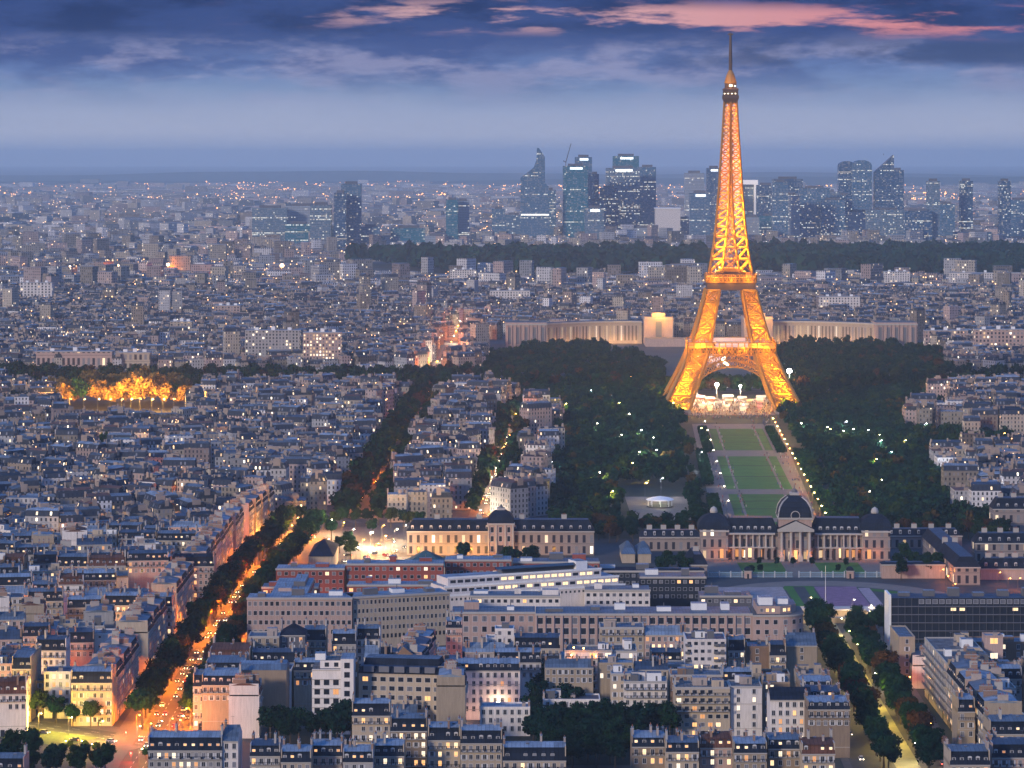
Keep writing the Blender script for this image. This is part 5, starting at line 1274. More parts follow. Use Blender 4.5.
# ================================================================ trees as things
TN = {}
def trow(where, pts, s, vs, sp='plane tree', side=''):
    for (x, y) in pts:
        TN[where] = TN.get(where, 0)+1; v = random.choice(vs)
        col = {0:'dark green',3:'dark green',5:'dark green',1:'deep green',2:'olive',6:'olive',4:'rusty brown'}[v] if True else ''
        tree(x+random.uniform(-1,1), y+random.uniform(-1.5,1.5), s*random.uniform(.88,1.15), v, f'{col} tree, {nth(TN[where])} from near end {where}', 'trees '+where, name='plane_tree')
def along(P, off, y0, y1, step):
    out = []; y = y0
    while y < y1:
        x = np.interp(y, [p[1] for p in P], [p[0] for p in P]); out.append((x+off, y)); y += step
    return out
trow('on left pavement of orange avenue', [p for p in along(A1,-10,1165,1790,10.5) if not 1120<p[1]<1160], 1.5, (0,3,1,2,4,5))
trow('on right pavement of orange avenue', along(A1,9,1175,1780,10.5), 1.5, (0,3,1,2,4,5))
trow('on left side of green avenue', along(A2,-7.5,1075,1400,9), 1.45, (0,3,1,0,5,4))
trow('on right side of green avenue', along(A2,8,1075,1380,9), 1.45, (0,3,1,0,5,4))
trow('along the bottom left boulevard front', [(x, 1205-(x+230)*.62+(0 if i%2 else 3)) for i,x in enumerate(range(-262,-158,7))], 1.15, (2,6,1,3))
trow('along the bottom left boulevard middle', [(x, 1160-(x+230)*.62) for x in (-240,-228,-190)], .6, (2,6))
trow('in the dark bottom left corner', [(x,y) for y in (1066,1078) for x in range(-200,-143,9)]+[(x,1092) for x in range(-210,-168,9)], 1.2, (0,3,1,5))
trow('in the dark garden of bottom centre', [(GX(px,Y_),Y_) for px,Y_ in ((535,1130),(546,1150),(556,1118),(566,1135),(576,1120),(586,1136),(596,1122),(608,1138),(618,1120),(628,1136),(640,1130),(650,1140),(545,1200),(552,1215),(545,1240),(556,1232),(560,1192),(536,1222),(570,1180),(300,1140),(315,1128),(330,1132),(345,1136),(290,1128),(270,1140),(360,1132),(312,1225),(320,1232),(660,1148),(530,1165),(668,1136),(541,1123),(551,1128),(561,1126),(571,1128),(581,1127),(591,1130),(602,1129),(613,1130),(623,1129),(634,1140),(563,1145),(578,1146),(590,1147),(600,1146),(612,1147),(541,1187),(548,1180),(556,1205),(552,1228),(541,1225),(280,1136),(325,1140),(338,1126),(352,1128),(545,1142),(545,1100),(556,1104),(567,1099),(578,1104),(589,1100),(600,1104),(611,1100),(622,1104),(631,1099),(550,1090),(573,1088),(594,1090),(616,1089))], 1.4, (1,3,1,5))
trow('behind the pink glowing row gardens', [(GX(px,1488),1488) for px in (52,66,72,84,97,120,18)], .5, (3,0))
trow('around the bright junction plaza', [G(px,py) for px,py in ((275,548),(283,540),(268,556),(278,530),(300,525),(312,528),(322,530),(334,528),(344,528),(356,527),(368,526),(380,526),(392,527),(402,528),(411,529),(262,520),(350,548),(341,553),(352,560),(286,520),(420,530),(333,541),(372,536))], 1.15, (0,1,2,3,6))
trow('in the yellow wing forecourt', [G(px,py) for px,py in ((464,565),(463,561),(509,566),(518,566),(527,566),(536,565))], 1.05, (0,5))
trow('left of the domed palace courtyard', [G(px,py) for px,py in ((662,572),(668,566),(673,574),(683,577),(690,572),(687,580),(665,580),(680,566))], 1.0, (5,3,0))
trow('right of the domed palace courtyard', [G(px,py) for px,py in ((898,572),(905,566),(912,572),(922,574),(930,568),(936,574),(941,570),(900,580),(928,578))], 1.05, (5,3,0))
trow('around the low range at avenue end', [G(px,py) for px,py in ((817,628),(822,632),(829,626),(812,634),(858,629),(866,632),(874,634),(880,628),(886,636),(871,640),(864,638),(890,640))], 1.0, (1,3,0))
for px,py in ((752,575),(759,567),(793,567),(777,567),(812,567),(846,568),(838,574),(760,574)): TN['c']=TN.get('c',0)+1; tree(*G(px,py),.42,5,f'small clipped conical tree, {nth(TN["c"])} of those by the courtyard lawns','small trees by the courtyard lawns',name='small_tree',sz=.55)
# park: nearest trees individually, the rest as woodland
rs = random.Random(11); PT = []
cxl = lambda y: 152+(y-1653)*.0385
def park_free(x, y):
    d = x-cxl(y)
    if -50 < d < 42 and y > 1720: return False if not (-50 < d < -41 and rs.random()<.3) else True
    if 1795 < y < 2015 and GX(618,y) < x < GX(704,y): return False
    if x > GX(1010,y): return False
    if 520 <= 512+3000*x/y <= 556 and 2200 < y < 2600: return False
    if 910 <= 512+3000*x/y <= 955 and 2380 < y < 2560: return False
    if y > 1850 and 965-(y-1850)*.09 < 512+3000*x/y and y < 2150: return False
    return True
y = 1728
while y < 2800:
    x = GX(556, y) if y < 2500 else GX(500, y)
    while x < GX(1015, y):
        xx, yy = x+rs.uniform(-3,3), y+rs.uniform(-3,3)
        if park_free(xx, yy) and not any(a-3<xx<c+3 and d-3<yy<e+5 for a,c,d,e in OCC): PT.append((xx,yy))
        x += rs.uniform(7.5,10.5)
    y += 9.5
pl = [p for p in PT if p[1] < 1830][:120]
for i, (x, y) in enumerate(pl):
    side = 'left' if x < cxl(y) else 'right'; w_ = f'in the front rows of the park {side} of the lawns'
    TN[w_] = TN.get(w_,0)+1; v = rs.choice((0,3,1,5,2,4,1)); c = {0:'dark green',3:'dark green',5:'dark green',1:'deep green',2:'olive',6:'olive',4:'rusty brown'}[v]
    tree(x,y,rs.uniform(.85,1.2),v,f'{c} tree, {nth(TN[w_])} {w_}','trees '+w_,name='park_tree')
print('tree things', sum(TN.values()), 'park rest', len(PT)-len(pl))
LOD = []
for i in range(6):
    r_ = np.random.RandomState(90+i); LOD.append(crown_np(r_, 170, .95, rad=(4,4,3.6), cz=6.8, lobes=7))
LOD2 = [crown_np(np.random.RandomState(190+i), 34, 2.2, rad=(4,4,3.6), cz=6.5, lobes=5) for i in range(5)]
def woodland(name, P, scale, lod, label_kind='stuff', mats=None, w=None):
    r_ = np.random.RandomState(len(P)); parts = []; mi = []
    mats = mats or M_leaf
    w = w or (.42,.18,.04,.36)
    for (x, y) in P:
        q = lod[r_.randint(len(lod))]; a = r_.rand()*6.28; s = scale*r_.uniform(.8,1.3); c, d = math.cos(a), math.sin(a)
        Rm = np.array([[c,-d,0],[d,c,0],[0,0,r_.uniform(.85,1.15)]])
        parts.append((q@Rm.T)*s+np.array([x,y,0])); mi.append(np.full(len(q), r_.choice(4, p=w)))
    me = np_mesh(name, np.concatenate(parts), mats, np.concatenate(mi))
    return tag(link(name, me), kind='stuff')
woodland('park_woodland', PT[len(pl):] if len(PT)>len(pl) else PT, .95, LOD)
P = []
def scatter(px0, px1, Y0, Y1, step, P, keep=1.0):
    y = Y0
    while y < Y1:
        x = GX(px0,y)
        while x < GX(px1,y):
            if rs.random() < keep: P.append((x+rs.uniform(-.4,.4)*step, y+rs.uniform(-.4,.4)*step))
            x += step
        y += step
scatter(488,640,2960,3330,10,P,.95); scatter(640,668,2960,3200,10,P,.9); scatter(775,945,2960,3400,10,P,.95); scatter(525,610,3330,3470,10,P,.9); scatter(790,900,3400,3500,11,P,.8)
P = [p for p in P if abs(p[0]-GX(712,p[1]))>40]
woodland('garden_woodland', P, 1.05, LOD, w=(.4,.2,.06,.34))
P = []; scatter(-5,500,2775,2880,10,P,.8); scatter(500,1030,2790,2880,10,P,.8); scatter(0,480,2955,2990,10,P,.85); scatter(930,1030,2960,3300,11,P,.5); scatter(-5,40,2500,2700,10,P,.8); scatter(-5,60,2960,3060,10,P,.8)
for p in along(A3,-12,1840,2850,9)+along(A3,12,1840,2850,9)+along(A3,-4,1840,2850,13): P.append(p)
for p in along(A5,-8,1850,2500,12)+along(A5,8,1850,2500,12): P.append(p)
P += [G(px,py) for px,py in ((92,459),(98,455),(104,457),(112,452),(122,450),(132,452),(138,456),(128,458),(140,448))]
woodland('tree_belt', [p for p in P if not(-420<p[0]<-290 and 2600<p[1]<2830)], 1.35, LOD, w=(.4,.22,.08,.3))
P = []; scatter(62,190,2625,2740,13,P,.9); woodland('lit_trees', P, 2.4, [crown_np(np.random.RandomState(70+i), 800, .36, rad=(4,4,3.8), cz=6.6, lobes=13, lo=.22, hi=.42) for i in range(4)], w=(.02,.08,.5,.4), mats=[M_leaf[0],M_leaf[1],M_litleaf,M_litleaf])
for k,px in enumerate((70,84,98,110,122,131,140,152,163,174,186)):
    y = 2592; x = GX(px,y); lamp(x,y-2,'amber',90000 if k not in (4,5,6) else 150000,13,'in front of the glowing orange trees',hs=1.6)
P = []; scatter(335,708,5450,6250,26,P,.97); scatter(752,1030,5300,6350,26,P,.97)
P = [p for p in P if not (512+3000*p[0]/p[1] < 470 and p[1] < 5450+ (470-(512+3000*p[0]/p[1]))*6)]
woodland('forest', P, 3.6, LOD2, w=(.4,.0,.0,.6))
# ================================================================ filling the quarters with more houses
rs = random.Random(21)
def near_poly(x, y, P, w):
    for i in range(len(P)-1):
        a, c = Vector(P[i]), Vector(P[i+1]); d = c-a; t_ = max(0, min(1, (Vector((x,y))-a).dot(d)/d.length_squared))
        if (a+d*t_-Vector((x,y))).length < w: return True
    return False
def free(x0, x1, y0, y1):
    for a, c, d, e in OCC:
        if x0 < c and x1 > a and y0 < e and y1 > d: return False
    return True
def road_free(x, y, r=6):
    if -158-r < x < -113+r and y < 1800: return False
    if 118-r < x < 171+r and y < 1560: return False
    return not (near_poly(x,y,A3,16+r) or near_poly(x,y,A5,12+r) or near_poly(x,y,DIAG,8+r) or near_poly(x,y,BVD,17+r) or near_poly(x,y,QUAI,14+r) or near_poly(x,y,A6,14+r) or near_poly(x,y,A1,20+r))
def zone(x, y):
    """True where ordinary houses stand"""
    px = 512+3000*x/y
    if y < 1800:
        if x < -155: return True
        if y < 1385 and -112 < x < 121: return True
        if x > 172 and y < 1320: return True
        if x > 240 and y > 1700: return False
        return False
    if 56 < px < 196 and 2385 < y: return False
    if y < 2745:
        if x < A3x(y)-14: return True
        if A3x(y)+14 < x < A5x(y)-10 and y > 1812: return True
        if A5x(y)+10 < x < GX(553,y) and y < 2250 and y > 1800: return True
        if 523 < px < 556 and 2380 < y < 2580: return True
        if px > 968-(y-1850)*.09 and y < 2150 and y > 1810: return True
        if 912 < px < 952 and 2400 < y < 2540: return True
        if px > 935 and y > 2330 : return px > 935+ (2700-y)*.10
        return False
    return False
A3x = lambda y: float(np.interp(y, [p[1] for p in A3], [p[0] for p in A3])); A5x = lambda y: float(np.interp(y, [p[1] for p in A5], [p[0] for p in A5]))
def ang(x, y):
    if abs(x) < 150 and y < 1500 or x > 150: return R(rs.choice((0,0,0,90)))
    k = math.floor(x/130)*7+math.floor(y/150)*13
    return R(((k*37) % 76)-38+(90 if rs.random() < .35 else 0)) if y > 1600 else R(((k*37) % 24)-12+(90 if rs.random()<.22 else 0))
CAND = []
y = 1150.0
while y < 2780:
    step = 21.5 if y < 1500 else 22
    x = -.185*y-20
    while x < .185*y+20:
        W_b = rs.uniform(11,23)
        xx, yy = x+W_b/2, y+rs.uniform(-3,3)
        if zone(xx,yy) and road_free(xx,yy,5): CAND.append((xx,yy,W_b))
        x += W_b+rs.uniform(.0,2.2)*(1 if rs.random()<.7 else 4)
    y += step
fillH = []; cityB = []
N_IND = 300-len(HOUSES)
pal = ['cream','cream','white','pale grey','beige','pink','rosy stone','tan','white','cream','brown']
for (x, y, W_b) in CAND:
    D = rs.uniform(10,13.5); a = ang(x,y)
    w2, d2 = (W_b/2, D) if abs(math.sin(a)) < .7 else (D/2, W_b)
    if not free(x-w2+1, x+w2-1, y+1, y+d2-1): continue
    # facades facing across instead of along: keep clear of neighbours
    OCC.append((x-w2+.6, x+w2-.6, y+.6, y+d2-.6))
    H = rs.gauss(18, 2.6); H = min(26, max(9, H))
    if y < 1560 and rs.random() < .12: H = rs.uniform(5,9)
    if (-112 < x < 121 or x > 172) and y < 1400:
        H = min(H, 222-493*(y+3)/3000-4.5)
        if 1345 < y < 1400: H = 8
        if H < 6: continue
    fillH.append((x,y,W_b,D,a,H))
fillH.sort(key=lambda q: q[1])
rowc = {}
ind = fillH[:N_IND]; rest = fillH[N_IND:]
print('hand houses', len(HOUSES), 'fill things', len(ind), 'rest', len(rest), 'last individual y', ind[-1][1] if ind else None)
def zname(x, y):
    if x < -155: return 'left of orange avenue'
    if x > 170: return 'right of green avenue'
    return 'between the two avenues'
keyed = {}
for q in ind: keyed.setdefault((zname(q[0],q[1]), int((q[1]-1150)/21.5)), []).append(q)
rown = {}
for z_ in set(k[0] for k in keyed):
    for i, k in enumerate(sorted(r for zz, r in keyed if zz == z_)): rown[(z_, k)] = i+1
for (zn, rk), L in sorted(keyed.items()):
    for i, (x,y,W_b,D,a,H) in enumerate(sorted(L)):
        wl = rs.choice(pal); st = rs.choices(('haus','gabled','flat','modern'), (.55,.17,.16,.12))[0]
        rf = rs.choice(('zinc','pale zinc','pale zinc','dark zinc','zinc','brown tile')) if st in ('haus','gabled') else rs.choice(('pale zinc','flat gravel','zinc'))
        tn = {'haus':'mansard','gabled':'gabled','flat':'flat roofed','modern':'flat roofed'}[st]
        lb = f'{wl} {tn} house, {nth(i+1)} from left, {nth(rown[(zn,rk)])} filler row {zn}'.replace('filler row','roof row')
        house(W_b, D, H, style=st, wall=wl, roof=rf, loc=(x,y,0), rz=a, label=lb, lit=rs.choice((.05,.12,.25)), top_only=2, gable=rs.choice((None,'beige','tan','white','pale grey')), chim=rs.randint(3,6) if st in('haus','gabled') else None, cu=rs.uniform(2.4,3.0), mans=rs.uniform(3,4.5), seed=int(x*31+y*7), group='houses '+zn)
# the far bank and beyond the individual houses: one mass of buildings
def far_rows(Y0, Y1, wmin, wmax, pitch, keep, cond):
    y = Y0; out = []
    while y < Y1:
        x = -.19*y
        while x < .19*y:
            W_b = rs.uniform(wmin,wmax)
            if rs.random() < keep and cond(x+W_b/2,y): out.append((x+W_b/2, y+rs.uniform(-.15,.15)*pitch, W_b, rs.uniform(.4,.62)*pitch, 0, 0))
            x += W_b+rs.uniform(0,3)
        y += pitch
    return out
def px_(x, y): return 512+3000*x/y
def cond1(x, y):
    if near_poly(x,y,A6,17): return False
    p = px_(x,y)
    if y < 3330 and 484 < p < 950: return False
    if y < 3640 and 484 < p < 935: return False
    return True
def cond2(x, y):
    p = px_(x,y)
    if 5300 < y < 6400 and (p > 752 or 340+ (6000-y)*.05 < p < 712): return False
    return True
mid = [(x,y,W_b,D,a,H) for (x,y,W_b,D,a,H) in rest]
r2 = far_rows(3000, 4700, 12, 24, 21, .93, lambda x,y: cond1(x,y))
r3 = far_rows(4700, 8200, 18, 42, 34, .88, cond2)
r4 = far_rows(8200, 14000, 30, 80, 75, .7, cond2)
r5 = far_rows(14000, 24000, 60, 150, 220, .55, cond2)
def finish(L, hm, hs, angs, big=.02):
    out = []
    for (x,y,W_b,D,a,H) in L:
        if H == 0:
            H = max(8, rs.gauss(hm,hs)); 
            if rs.random() < big: H = rs.uniform(30,48)
            kx = math.floor(x/160)*7+math.floor(y/190)*13; a = R(((kx*37) % 80)-40+(90 if rs.random()<.35 else 0)) if angs else 0
        out.append((x,y,W_b,D,a,H))
    return out
mid = finish(mid,18,3,True); r2 = finish(r2,18,3,True,.012); r3 = finish(r3,17,4,True,.05); r4 = finish(r4,15,5,True,.06); r5 = finish(r5,13,5,False,.04)
wcol = np.array([WALLS[k] for k in ('cream','white','pale grey','beige','pink','rosy stone','cream','white','tan')]); rcol = np.array([ROOFS[k] for k in ('zinc','pale zinc','pale zinc','dark zinc','zinc','flat gravel','brown tile','slate')])
M_cf = facade_mat('city facades', attr=True, lit=.06, es=2.2); M_cr = roof_mat('city roofs', attr=True, rough=.5); M_cp = mat('city chimney walls', (.34,.27,.23), .9, var=.4, scale=.05)
M_cf3 = facade_mat('far facades', attr=True, lit=.05, es=1.6, cu=4, cv=4.5, wu=(.25,.75))
def city(name, B, chimneys=True, fm=None, mans=True):
    r_ = np.random.RandomState(5); N = len(B); A = np.array(B); x, y, W_b, D, a, H = A.T
    c, s = np.cos(a), np.sin(a)
    def corners(ix, iy0, z):          # inset rectangle at height z -> (N,4,3)
        lx = np.stack([-W_b/2+ix, W_b/2-ix, W_b/2-ix, -W_b/2+ix],1); ly = np.stack([iy0, iy0, D-iy0, D-iy0],1)
        return np.stack([x[:,None]+c[:,None]*lx-s[:,None]*ly, y[:,None]+s[:,None]*lx+c[:,None]*ly, np.repeat(z[:,None],4,1)],2)
    z0 = corners(0*x,0*x,0*x); z1 = corners(0*x,0*x,H)
    quads, mi, uvs, cols = [], [], [], []
    wc = wcol[r_.randint(len(wcol),size=N)]*r_.uniform(.5,1.15,(N,1))*np.array([[.92,.97,1.05]]); rc = rcol[r_.randint(len(rcol),size=N)]*r_.uniform(.7,1.2,(N,1))
    ro = np.floor(r_.rand(N)*4000)*2.7
    def add(q, m, uv, col): quads.append(q); mi.append(np.full(len(q), m)); uvs.append(uv); cols.append(col)
    def uvq(L, h, o, v0=0):
        z = np.zeros(len(L)); return np.stack([np.stack([z+o,z+v0],1),np.stack([L+o,z+v0],1),np.stack([L+o,v0+h+z],1),np.stack([z+o,v0+h+z],1)],1)
    for k in range(4):
        j = (k+1)%4; q = np.stack([z0[:,k],z0[:,j],z1[:,j],z1[:,k]],1); L = W_b if k%2==0 else D
        add(q, 0, uvq(L, H, ro+k*270), wc)
    kind = r_.rand(N); mh = np.where(kind < .62, r_.uniform(2.8,4.2,N), .01) if mans else np.full(N, .01)
    ins = np.where(mh > 1, 1.3, .0)
    zt = corners(0*x+.05, ins, H+mh)
    if mans:
        sel = mh > 1
        for k in range(4):
            j = (k+1)%4; q = np.stack([z1[:,k],z1[:,j],zt[:,j],zt[:,k]],1)[sel]; L = (W_b if k%2==0 else D)[sel]
            add(q, 0, uvq(L, mh[sel], (ro+k*270)[sel], 3.2), np.tile(np.array(ROOFS['slate'])*1.2,(sel.sum(),1)))
    # low ridge
    zr = corners(np.minimum(.3+0*x, W_b*.1), D*.42, H+mh+np.where(mh > 1, 1.1, .4)*1.0)
    for k in range(4):
        j = (k+1)%4; q = np.stack([zt[:,k],zt[:,j],zr[:,j],zr[:,k]],1); L = W_b if k%2==0 else D
        add(q, 1, uvq(L, L*0+D*.42, ro), rc)
    add(zr, 1, uvq(W_b, D*.16, ro), rc)
    if chimneys:
        for rep in range(4):
            n_ = N; lx = r_.uniform(-.5,.5,n_)*W_b if rep > 1 else (-.48 if rep == 0 else .48)*W_b
            ly = D*r_.uniform(.3,.7,n_); hx = r_.uniform(.3,.5,n_) if rep < 3 else r_.uniform(.8,2,n_); hy = r_.uniform(.7,2.6,n_); zt_ = H+mh+r_.uniform(1.2,3.2,n_)
            P = []
            for (u,v) in ((-1,-1),(1,-1),(1,1),(-1,1)):
                ax, ay = lx+u*hx, ly+v*hy; P.append(np.stack([x+c*ax-s*ay, y+s*ax+c*ay],1))
            for k in range(4):
                j = (k+1)%4; q = np.stack([np.c_[P[k],H+mh*.5],np.c_[P[j],H+mh*.5],np.c_[P[j],zt_],np.c_[P[k],zt_]],1); add(q, 2, uvq(hx*0+1,hx*0+1,0), wc)
            add(np.stack([np.c_[P[k],zt_] for k in range(4)],1), 2 if rep < 3 else 1, uvq(hx,hx,0), rc*1.1)
    me = np_mesh(name, np.concatenate(quads), [fm or M_cf, M_cr, M_cp], np.concatenate(mi), np.concatenate(uvs), np.concatenate(cols))
    return tag(link(name, me), kind='stuff')
city('city_rooftops', mid+r2)
city('far_city', r3+r4+r5, False, M_cf3, False)
print('city', len(mid), len(r2), len(r3), len(r4), len(r5))
# ================================================================ larger blocks this side of and over the river
SPEC = [ # px0, px1, ytop, Y, H or None, wall, cu, cv, lit, label
 (245,300,331,3050,'pale grey',3.4,3.3,.10,'pale grid fronted slab block left of the lit one above the tree belt'),
 (303,341,333,3040,'rosy stone',3.2,3.3,.45,'rosy stone block with many lit windows above the tree belt'),
 (450,476,270,5000,'white',4,3.5,.05,'white slab block left of the white pair beyond the palace'),
 (490,530,291,4250,'white',4,3.5,.03,'broad white slab block behind the left palace wing'),
 (36,112,352,2990,'rosy stone',5,12,.06,'long museum like stone range behind the glowing trees'),
 (118,150,353,2990,'cream',5,9,.15,'cream pavilion block behind the glowing trees'),
 (270,335,388,2740,'white',4.2,3.3,.3,'white stepped block with balconies near the river at left'),
 (332,372,391,2700,'white',4.2,3.3,.35,'white long block with terraces right of the stepped one'),
 (20,52,283,4350,'white',5,4,.05,'white factory like block far left'),
 (170,192,322,3500,'cream',4,3.5,.05,'cream block with flat roof far left of the slab blocks'),
 (215,240,306,3900,'rosy stone',4,3.5,.05,'rosy block with blank wall over the rooftops'),
 (885,910,272,4900,'white',4,3.5,.1,'white block at the edge of the forest right'),
 (950,1022,273,4900,'white',4,3.5,.15,'long white slab block before the forest at right edge'),
 (925,968,331,3420,'rosy stone',4,4,.08,'ornate rosy stone block right of the palace'),
 (975,1024,330,3200,'rosy stone',4,4,.2,'long lit mansard block at the right edge near the river'),
 (820,860,297,4000,'white',4,3.5,.12,'long low white block over the right palace wing'),
 (62,98,493,2010,'white',2.6,9,.0,'grid windowed white hall among the left rooftops'),
 (150,187,508,1905,'tan',12,9,.0,'tall bare tan gable block among left rooftops'),
 (130,162,545,1690,'white',30,30,.0,'bare white gable wall behind the glowing row'),
]
for k,(a,c,yt,Yb,wl,cu_,cv_,lt,lb) in enumerate(SPEC):
    H = CH-(yt-HZ)*Yb/F; x0, x1 = GX(a,Yb), GX(c,Yb); D = 16
    t = thing('slab_block', lb, 'building block', ((x0+x1)/2,Yb,0)); Wd=x1-x0
    fm = facade_mat('facade '+str(k), WALLS[wl], cu=cu_, cv=cv_, lit=lt, es=1.8, wu=(.25,.75))
    b = MB(); b.box(-Wd/2,Wd/2,0,D,0,H,fm,tm=MR['flat gravel']); b.build('wall', t); b = MB(); b.box(-Wd/2-.2,Wd/2+.2,-.3,D+.2,H+.005,H+.7,M_trim,tm=MR['pale zinc']); b.build('roof', t)
    for j in range(3): q = MB(); q.box(-2,2,-1.5,1.5,0,2.6+j%2,M_whitep,tm=MR['pale zinc']); q.build('roof_box', t, (-Wd*.3+j*Wd*.3, D*.5, H+.71))
# green copper roofed church hall among the rooftops
Yg=2120; t = thing('church_hall','hall with bright green copper roof among the left rooftops','hall',(GX(120,Yg),Yg,0)); b=MB(); b.box(-9,9,0,16,0,14,MW['cream']); b.build('wall',t)
b=MB(); Mcu=mat('green copper',(.06,.30,.24),.6,var=.25,scale=.4); b.face([(-9.5,-.5,14),(9.5,-.5,14),(7,8,23),(-7,8,23)],Mcu); b.face([(9.5,16.5,14),(-9.5,16.5,14),(-7,8,23),(7,8,23)],Mcu); b.face([(9.5,-.5,14),(9.5,16.5,14),(7,8,23)],Mcu); b.face([(-9.5,16.5,14),(-9.5,-.5,14),(-7,8,23)],Mcu); b.build('roof',t)
# ================================================================ the business district towers
GLASS = {'teal': (.015,.15,.23), 'navy': (.02,.08,.18), 'grey': (.11,.18,.26), 'pale': (.28,.33,.40), 'steel': (.06,.15,.26)}
FM = {}
def tower_f(k, lit):
    if (k,lit) not in FM: FM[(k,lit)] = facade_mat(f'tower facade {k} {lit}', GLASS[k], rows=True, cu=3.6, cv=4.0, lit=lit*.30, es=.9, wu=(.08,.92), wv=(.2,.8), glass=tuple(v*.6 for v in GLASS[k]), band=False, warm=(1,.7,.35), cool=(.9,.95,.85))
    return FM[(k,lit)]
YD = 8000.0
def skyscraper(a, c, yt, kind, lit, label, Yb=YD, shape='box', D=36, sign=False, crown=None):
    x0, x1 = GX(a,Yb), GX(c,Yb); Wd = x1-x0; H = CH-(yt-HZ)*Yb/F; m = tower_f(kind,lit); mt = MW['dark grey']
    t = thing('office_tower', label, 'skyscraper', ((x0+x1)/2,Yb,0)); b = MB()
    if shape == 'box': b.box(-Wd/2,Wd/2,0,D,0,H,m,tm=mt)
    elif shape == 'slant':                                       # roof line falling to the left
        P = [(-Wd/2,0),(Wd/2,0),(Wd/2,H),(-Wd/2,H*.80)]
        f = [(p[0],0,p[1]) for p in P]; g = [(p[0],D,p[1]) for p in P]
        b.face(f, m, [(p[0],p[2]) for p in f]); b.face(g[::-1], m, [(p[0],p[2]) for p in g[::-1]])
        for i in range(4): j=(i+1)%4; b.face([f[j],f[i],g[i],g[j]], mt if i==2 else m, [(0,f[j][2]),(0,f[i][2]),(D,f[i][2]),(D,f[j][2])])
    elif shape == 'round':                                       # rounded shoulders
        n_ = 8; P = [(-Wd/2,0),(Wd/2,0)]+[(Wd/2*math.cos(q), H-Wd*.28+Wd*.28*math.sin(q)) for q in np.linspace(0,math.pi,n_)]
        f = [(p[0],0,p[1]) for p in P]; g = [(p[0],D,p[1]) for p in P]; b.face(f, m, [(p[0],p[2]) for p in f]); b.face(g[::-1], m, [(p[0],p[2]) for p in g[::-1]])
        for i in range(len(P)): j=(i+1)%len(P); b.face([f[j],f[i],g[i],g[j]], m, [(0,f[j][2]),(0,f[i][2]),(D,f[i][2]),(D,f[j][2])])
    b.build('shaft', t)
    q = MB()
    if shape == 'box': q.box(-Wd*.3,Wd*.3,D*.25,D*.75,H+.02,H+6,mt); q.build('plant_room', t)
    if sign: q = MB(); q.box(-Wd*.22,Wd*.28,-1,-.1,H-9,H-3.5,emis('roof sign light',(.85,.95,1),2.2)); q.build('sign_light', t)
    if crown: q = MB(); q.tube([(0,D/2,H),(0,D/2,H+crown)],[.9,.5],M_metal,6); q.build('mast', t)
    return t
S = [(563,588,166,'teal',.06,'dark teal slab tower with white roof sign left of the tallest twin',True),(575,592,157,'steel',.10,'taller steel tower rising behind the dark teal slab',True),(590,599,174,'navy',.08,'narrow navy tower right of the steel one',False),
 (606,640,168,'grey',.30,'broad tower with many lit storeys and a bright sign',True),(639,656,167,'steel',.12,'steel slab joined to the broad lit tower',False),(613,639,156,'teal',.04,'dark teal tower crown above the broad lit one',True),
 (586,606,201,'steel',.18,'mid height tower between teal slab and broad tower',False),(600,618,188,'navy',.12,'navy block before the broad lit tower',False),(585,604,208,'grey',.12,'grey tower low before the gap',True),
 (685,704,173,'pale',.06,'pale octagonal looking tower left of the golden lattice tower',False),(690,710,193,'steel',.12,'steel tower with lit top before the pale one',True),(707,721,168,'navy',.10,'dark tower half behind the golden lattice tower',True),
 (625,655,228,'pale',.18,'low pale slab with small lights under the broad tower',False),(676,690,219,'grey',.08,'low grey block left of the dark tower',False),(757,775,185,'navy',.2,'navy block right of the white square arch',False),(773,803,179,'navy',.14,'wide navy tower with flat top right of the arch',False),(773,788,182,'steel',.14,'steel tower overlapping the wide navy one',False),
 (778,800,195,'pale',.45,'pale tower dotted with lights in front of the navy one',False),(800,830,188,'steel',.2,'distant steel block behind the dotted tower',False),(812,840,192,'grey',.2,'grey block with lit storeys left of the twin rounded towers',False),
 (833,852,195,'navy',.5,'navy tower dotted with lights under the rounded pair',False),(890,904,170,'navy',.3,'narrow dark tower dotted with lights right of the slanted one',False),(928,940,181,'grey',.05,'lone pale grey tower to the right',False),
 (961,973,181,'navy',.4,'dark cylinder like tower dotted with lights at right',False),(1000,1011,181,'navy',.45,'last dark dotted tower near right edge',False),(821,845,200,'steel',.3,'low wide steel block in the middle right',False),(806,820,206,'pale',.3,'small pale block in the middle right',False),
 (760,779,216,'teal',.1,'small dark teal block low right of the golden tower',False),(745,760,217,'pale',.15,'pale narrow slab low right of the golden tower',False),(905,932,211,'navy',.35,'low navy block with lights right of the narrow tower',False),(955,992,232,'navy',.3,'long low block with yellow sign at right',False),(867,905,210,'grey',.3,'low grey podium under the slanted tower',False),
 (936,955,204,'steel',.35,'low steel block between lone towers',False),(1010,1030,200,'steel',.35,'low block at the far right edge',False),(845,872,212,'pale',.4,'pale housing slab under the twin rounded towers',False),(880,900,217,'pale',.1,'pale box block under the slanted tower',False)]
for k,q in enumerate(S):
    skyscraper(q[0],q[1],q[2],q[3],q[4],q[5],YD-500+ (k*97)%700+ (250 if q[2]<180 else -200), sign=q[6])
skyscraper(839,855,161,'navy',.15,'left one of the twin rounded top towers',8000,'round'); skyscraper(852,872,160,'steel',.15,'right one of the twin rounded top towers',7990,'round')
skyscraper(875,894,155,'navy',.10,'tall tower with a steep slanted roof',8000,'slant',crown=4)
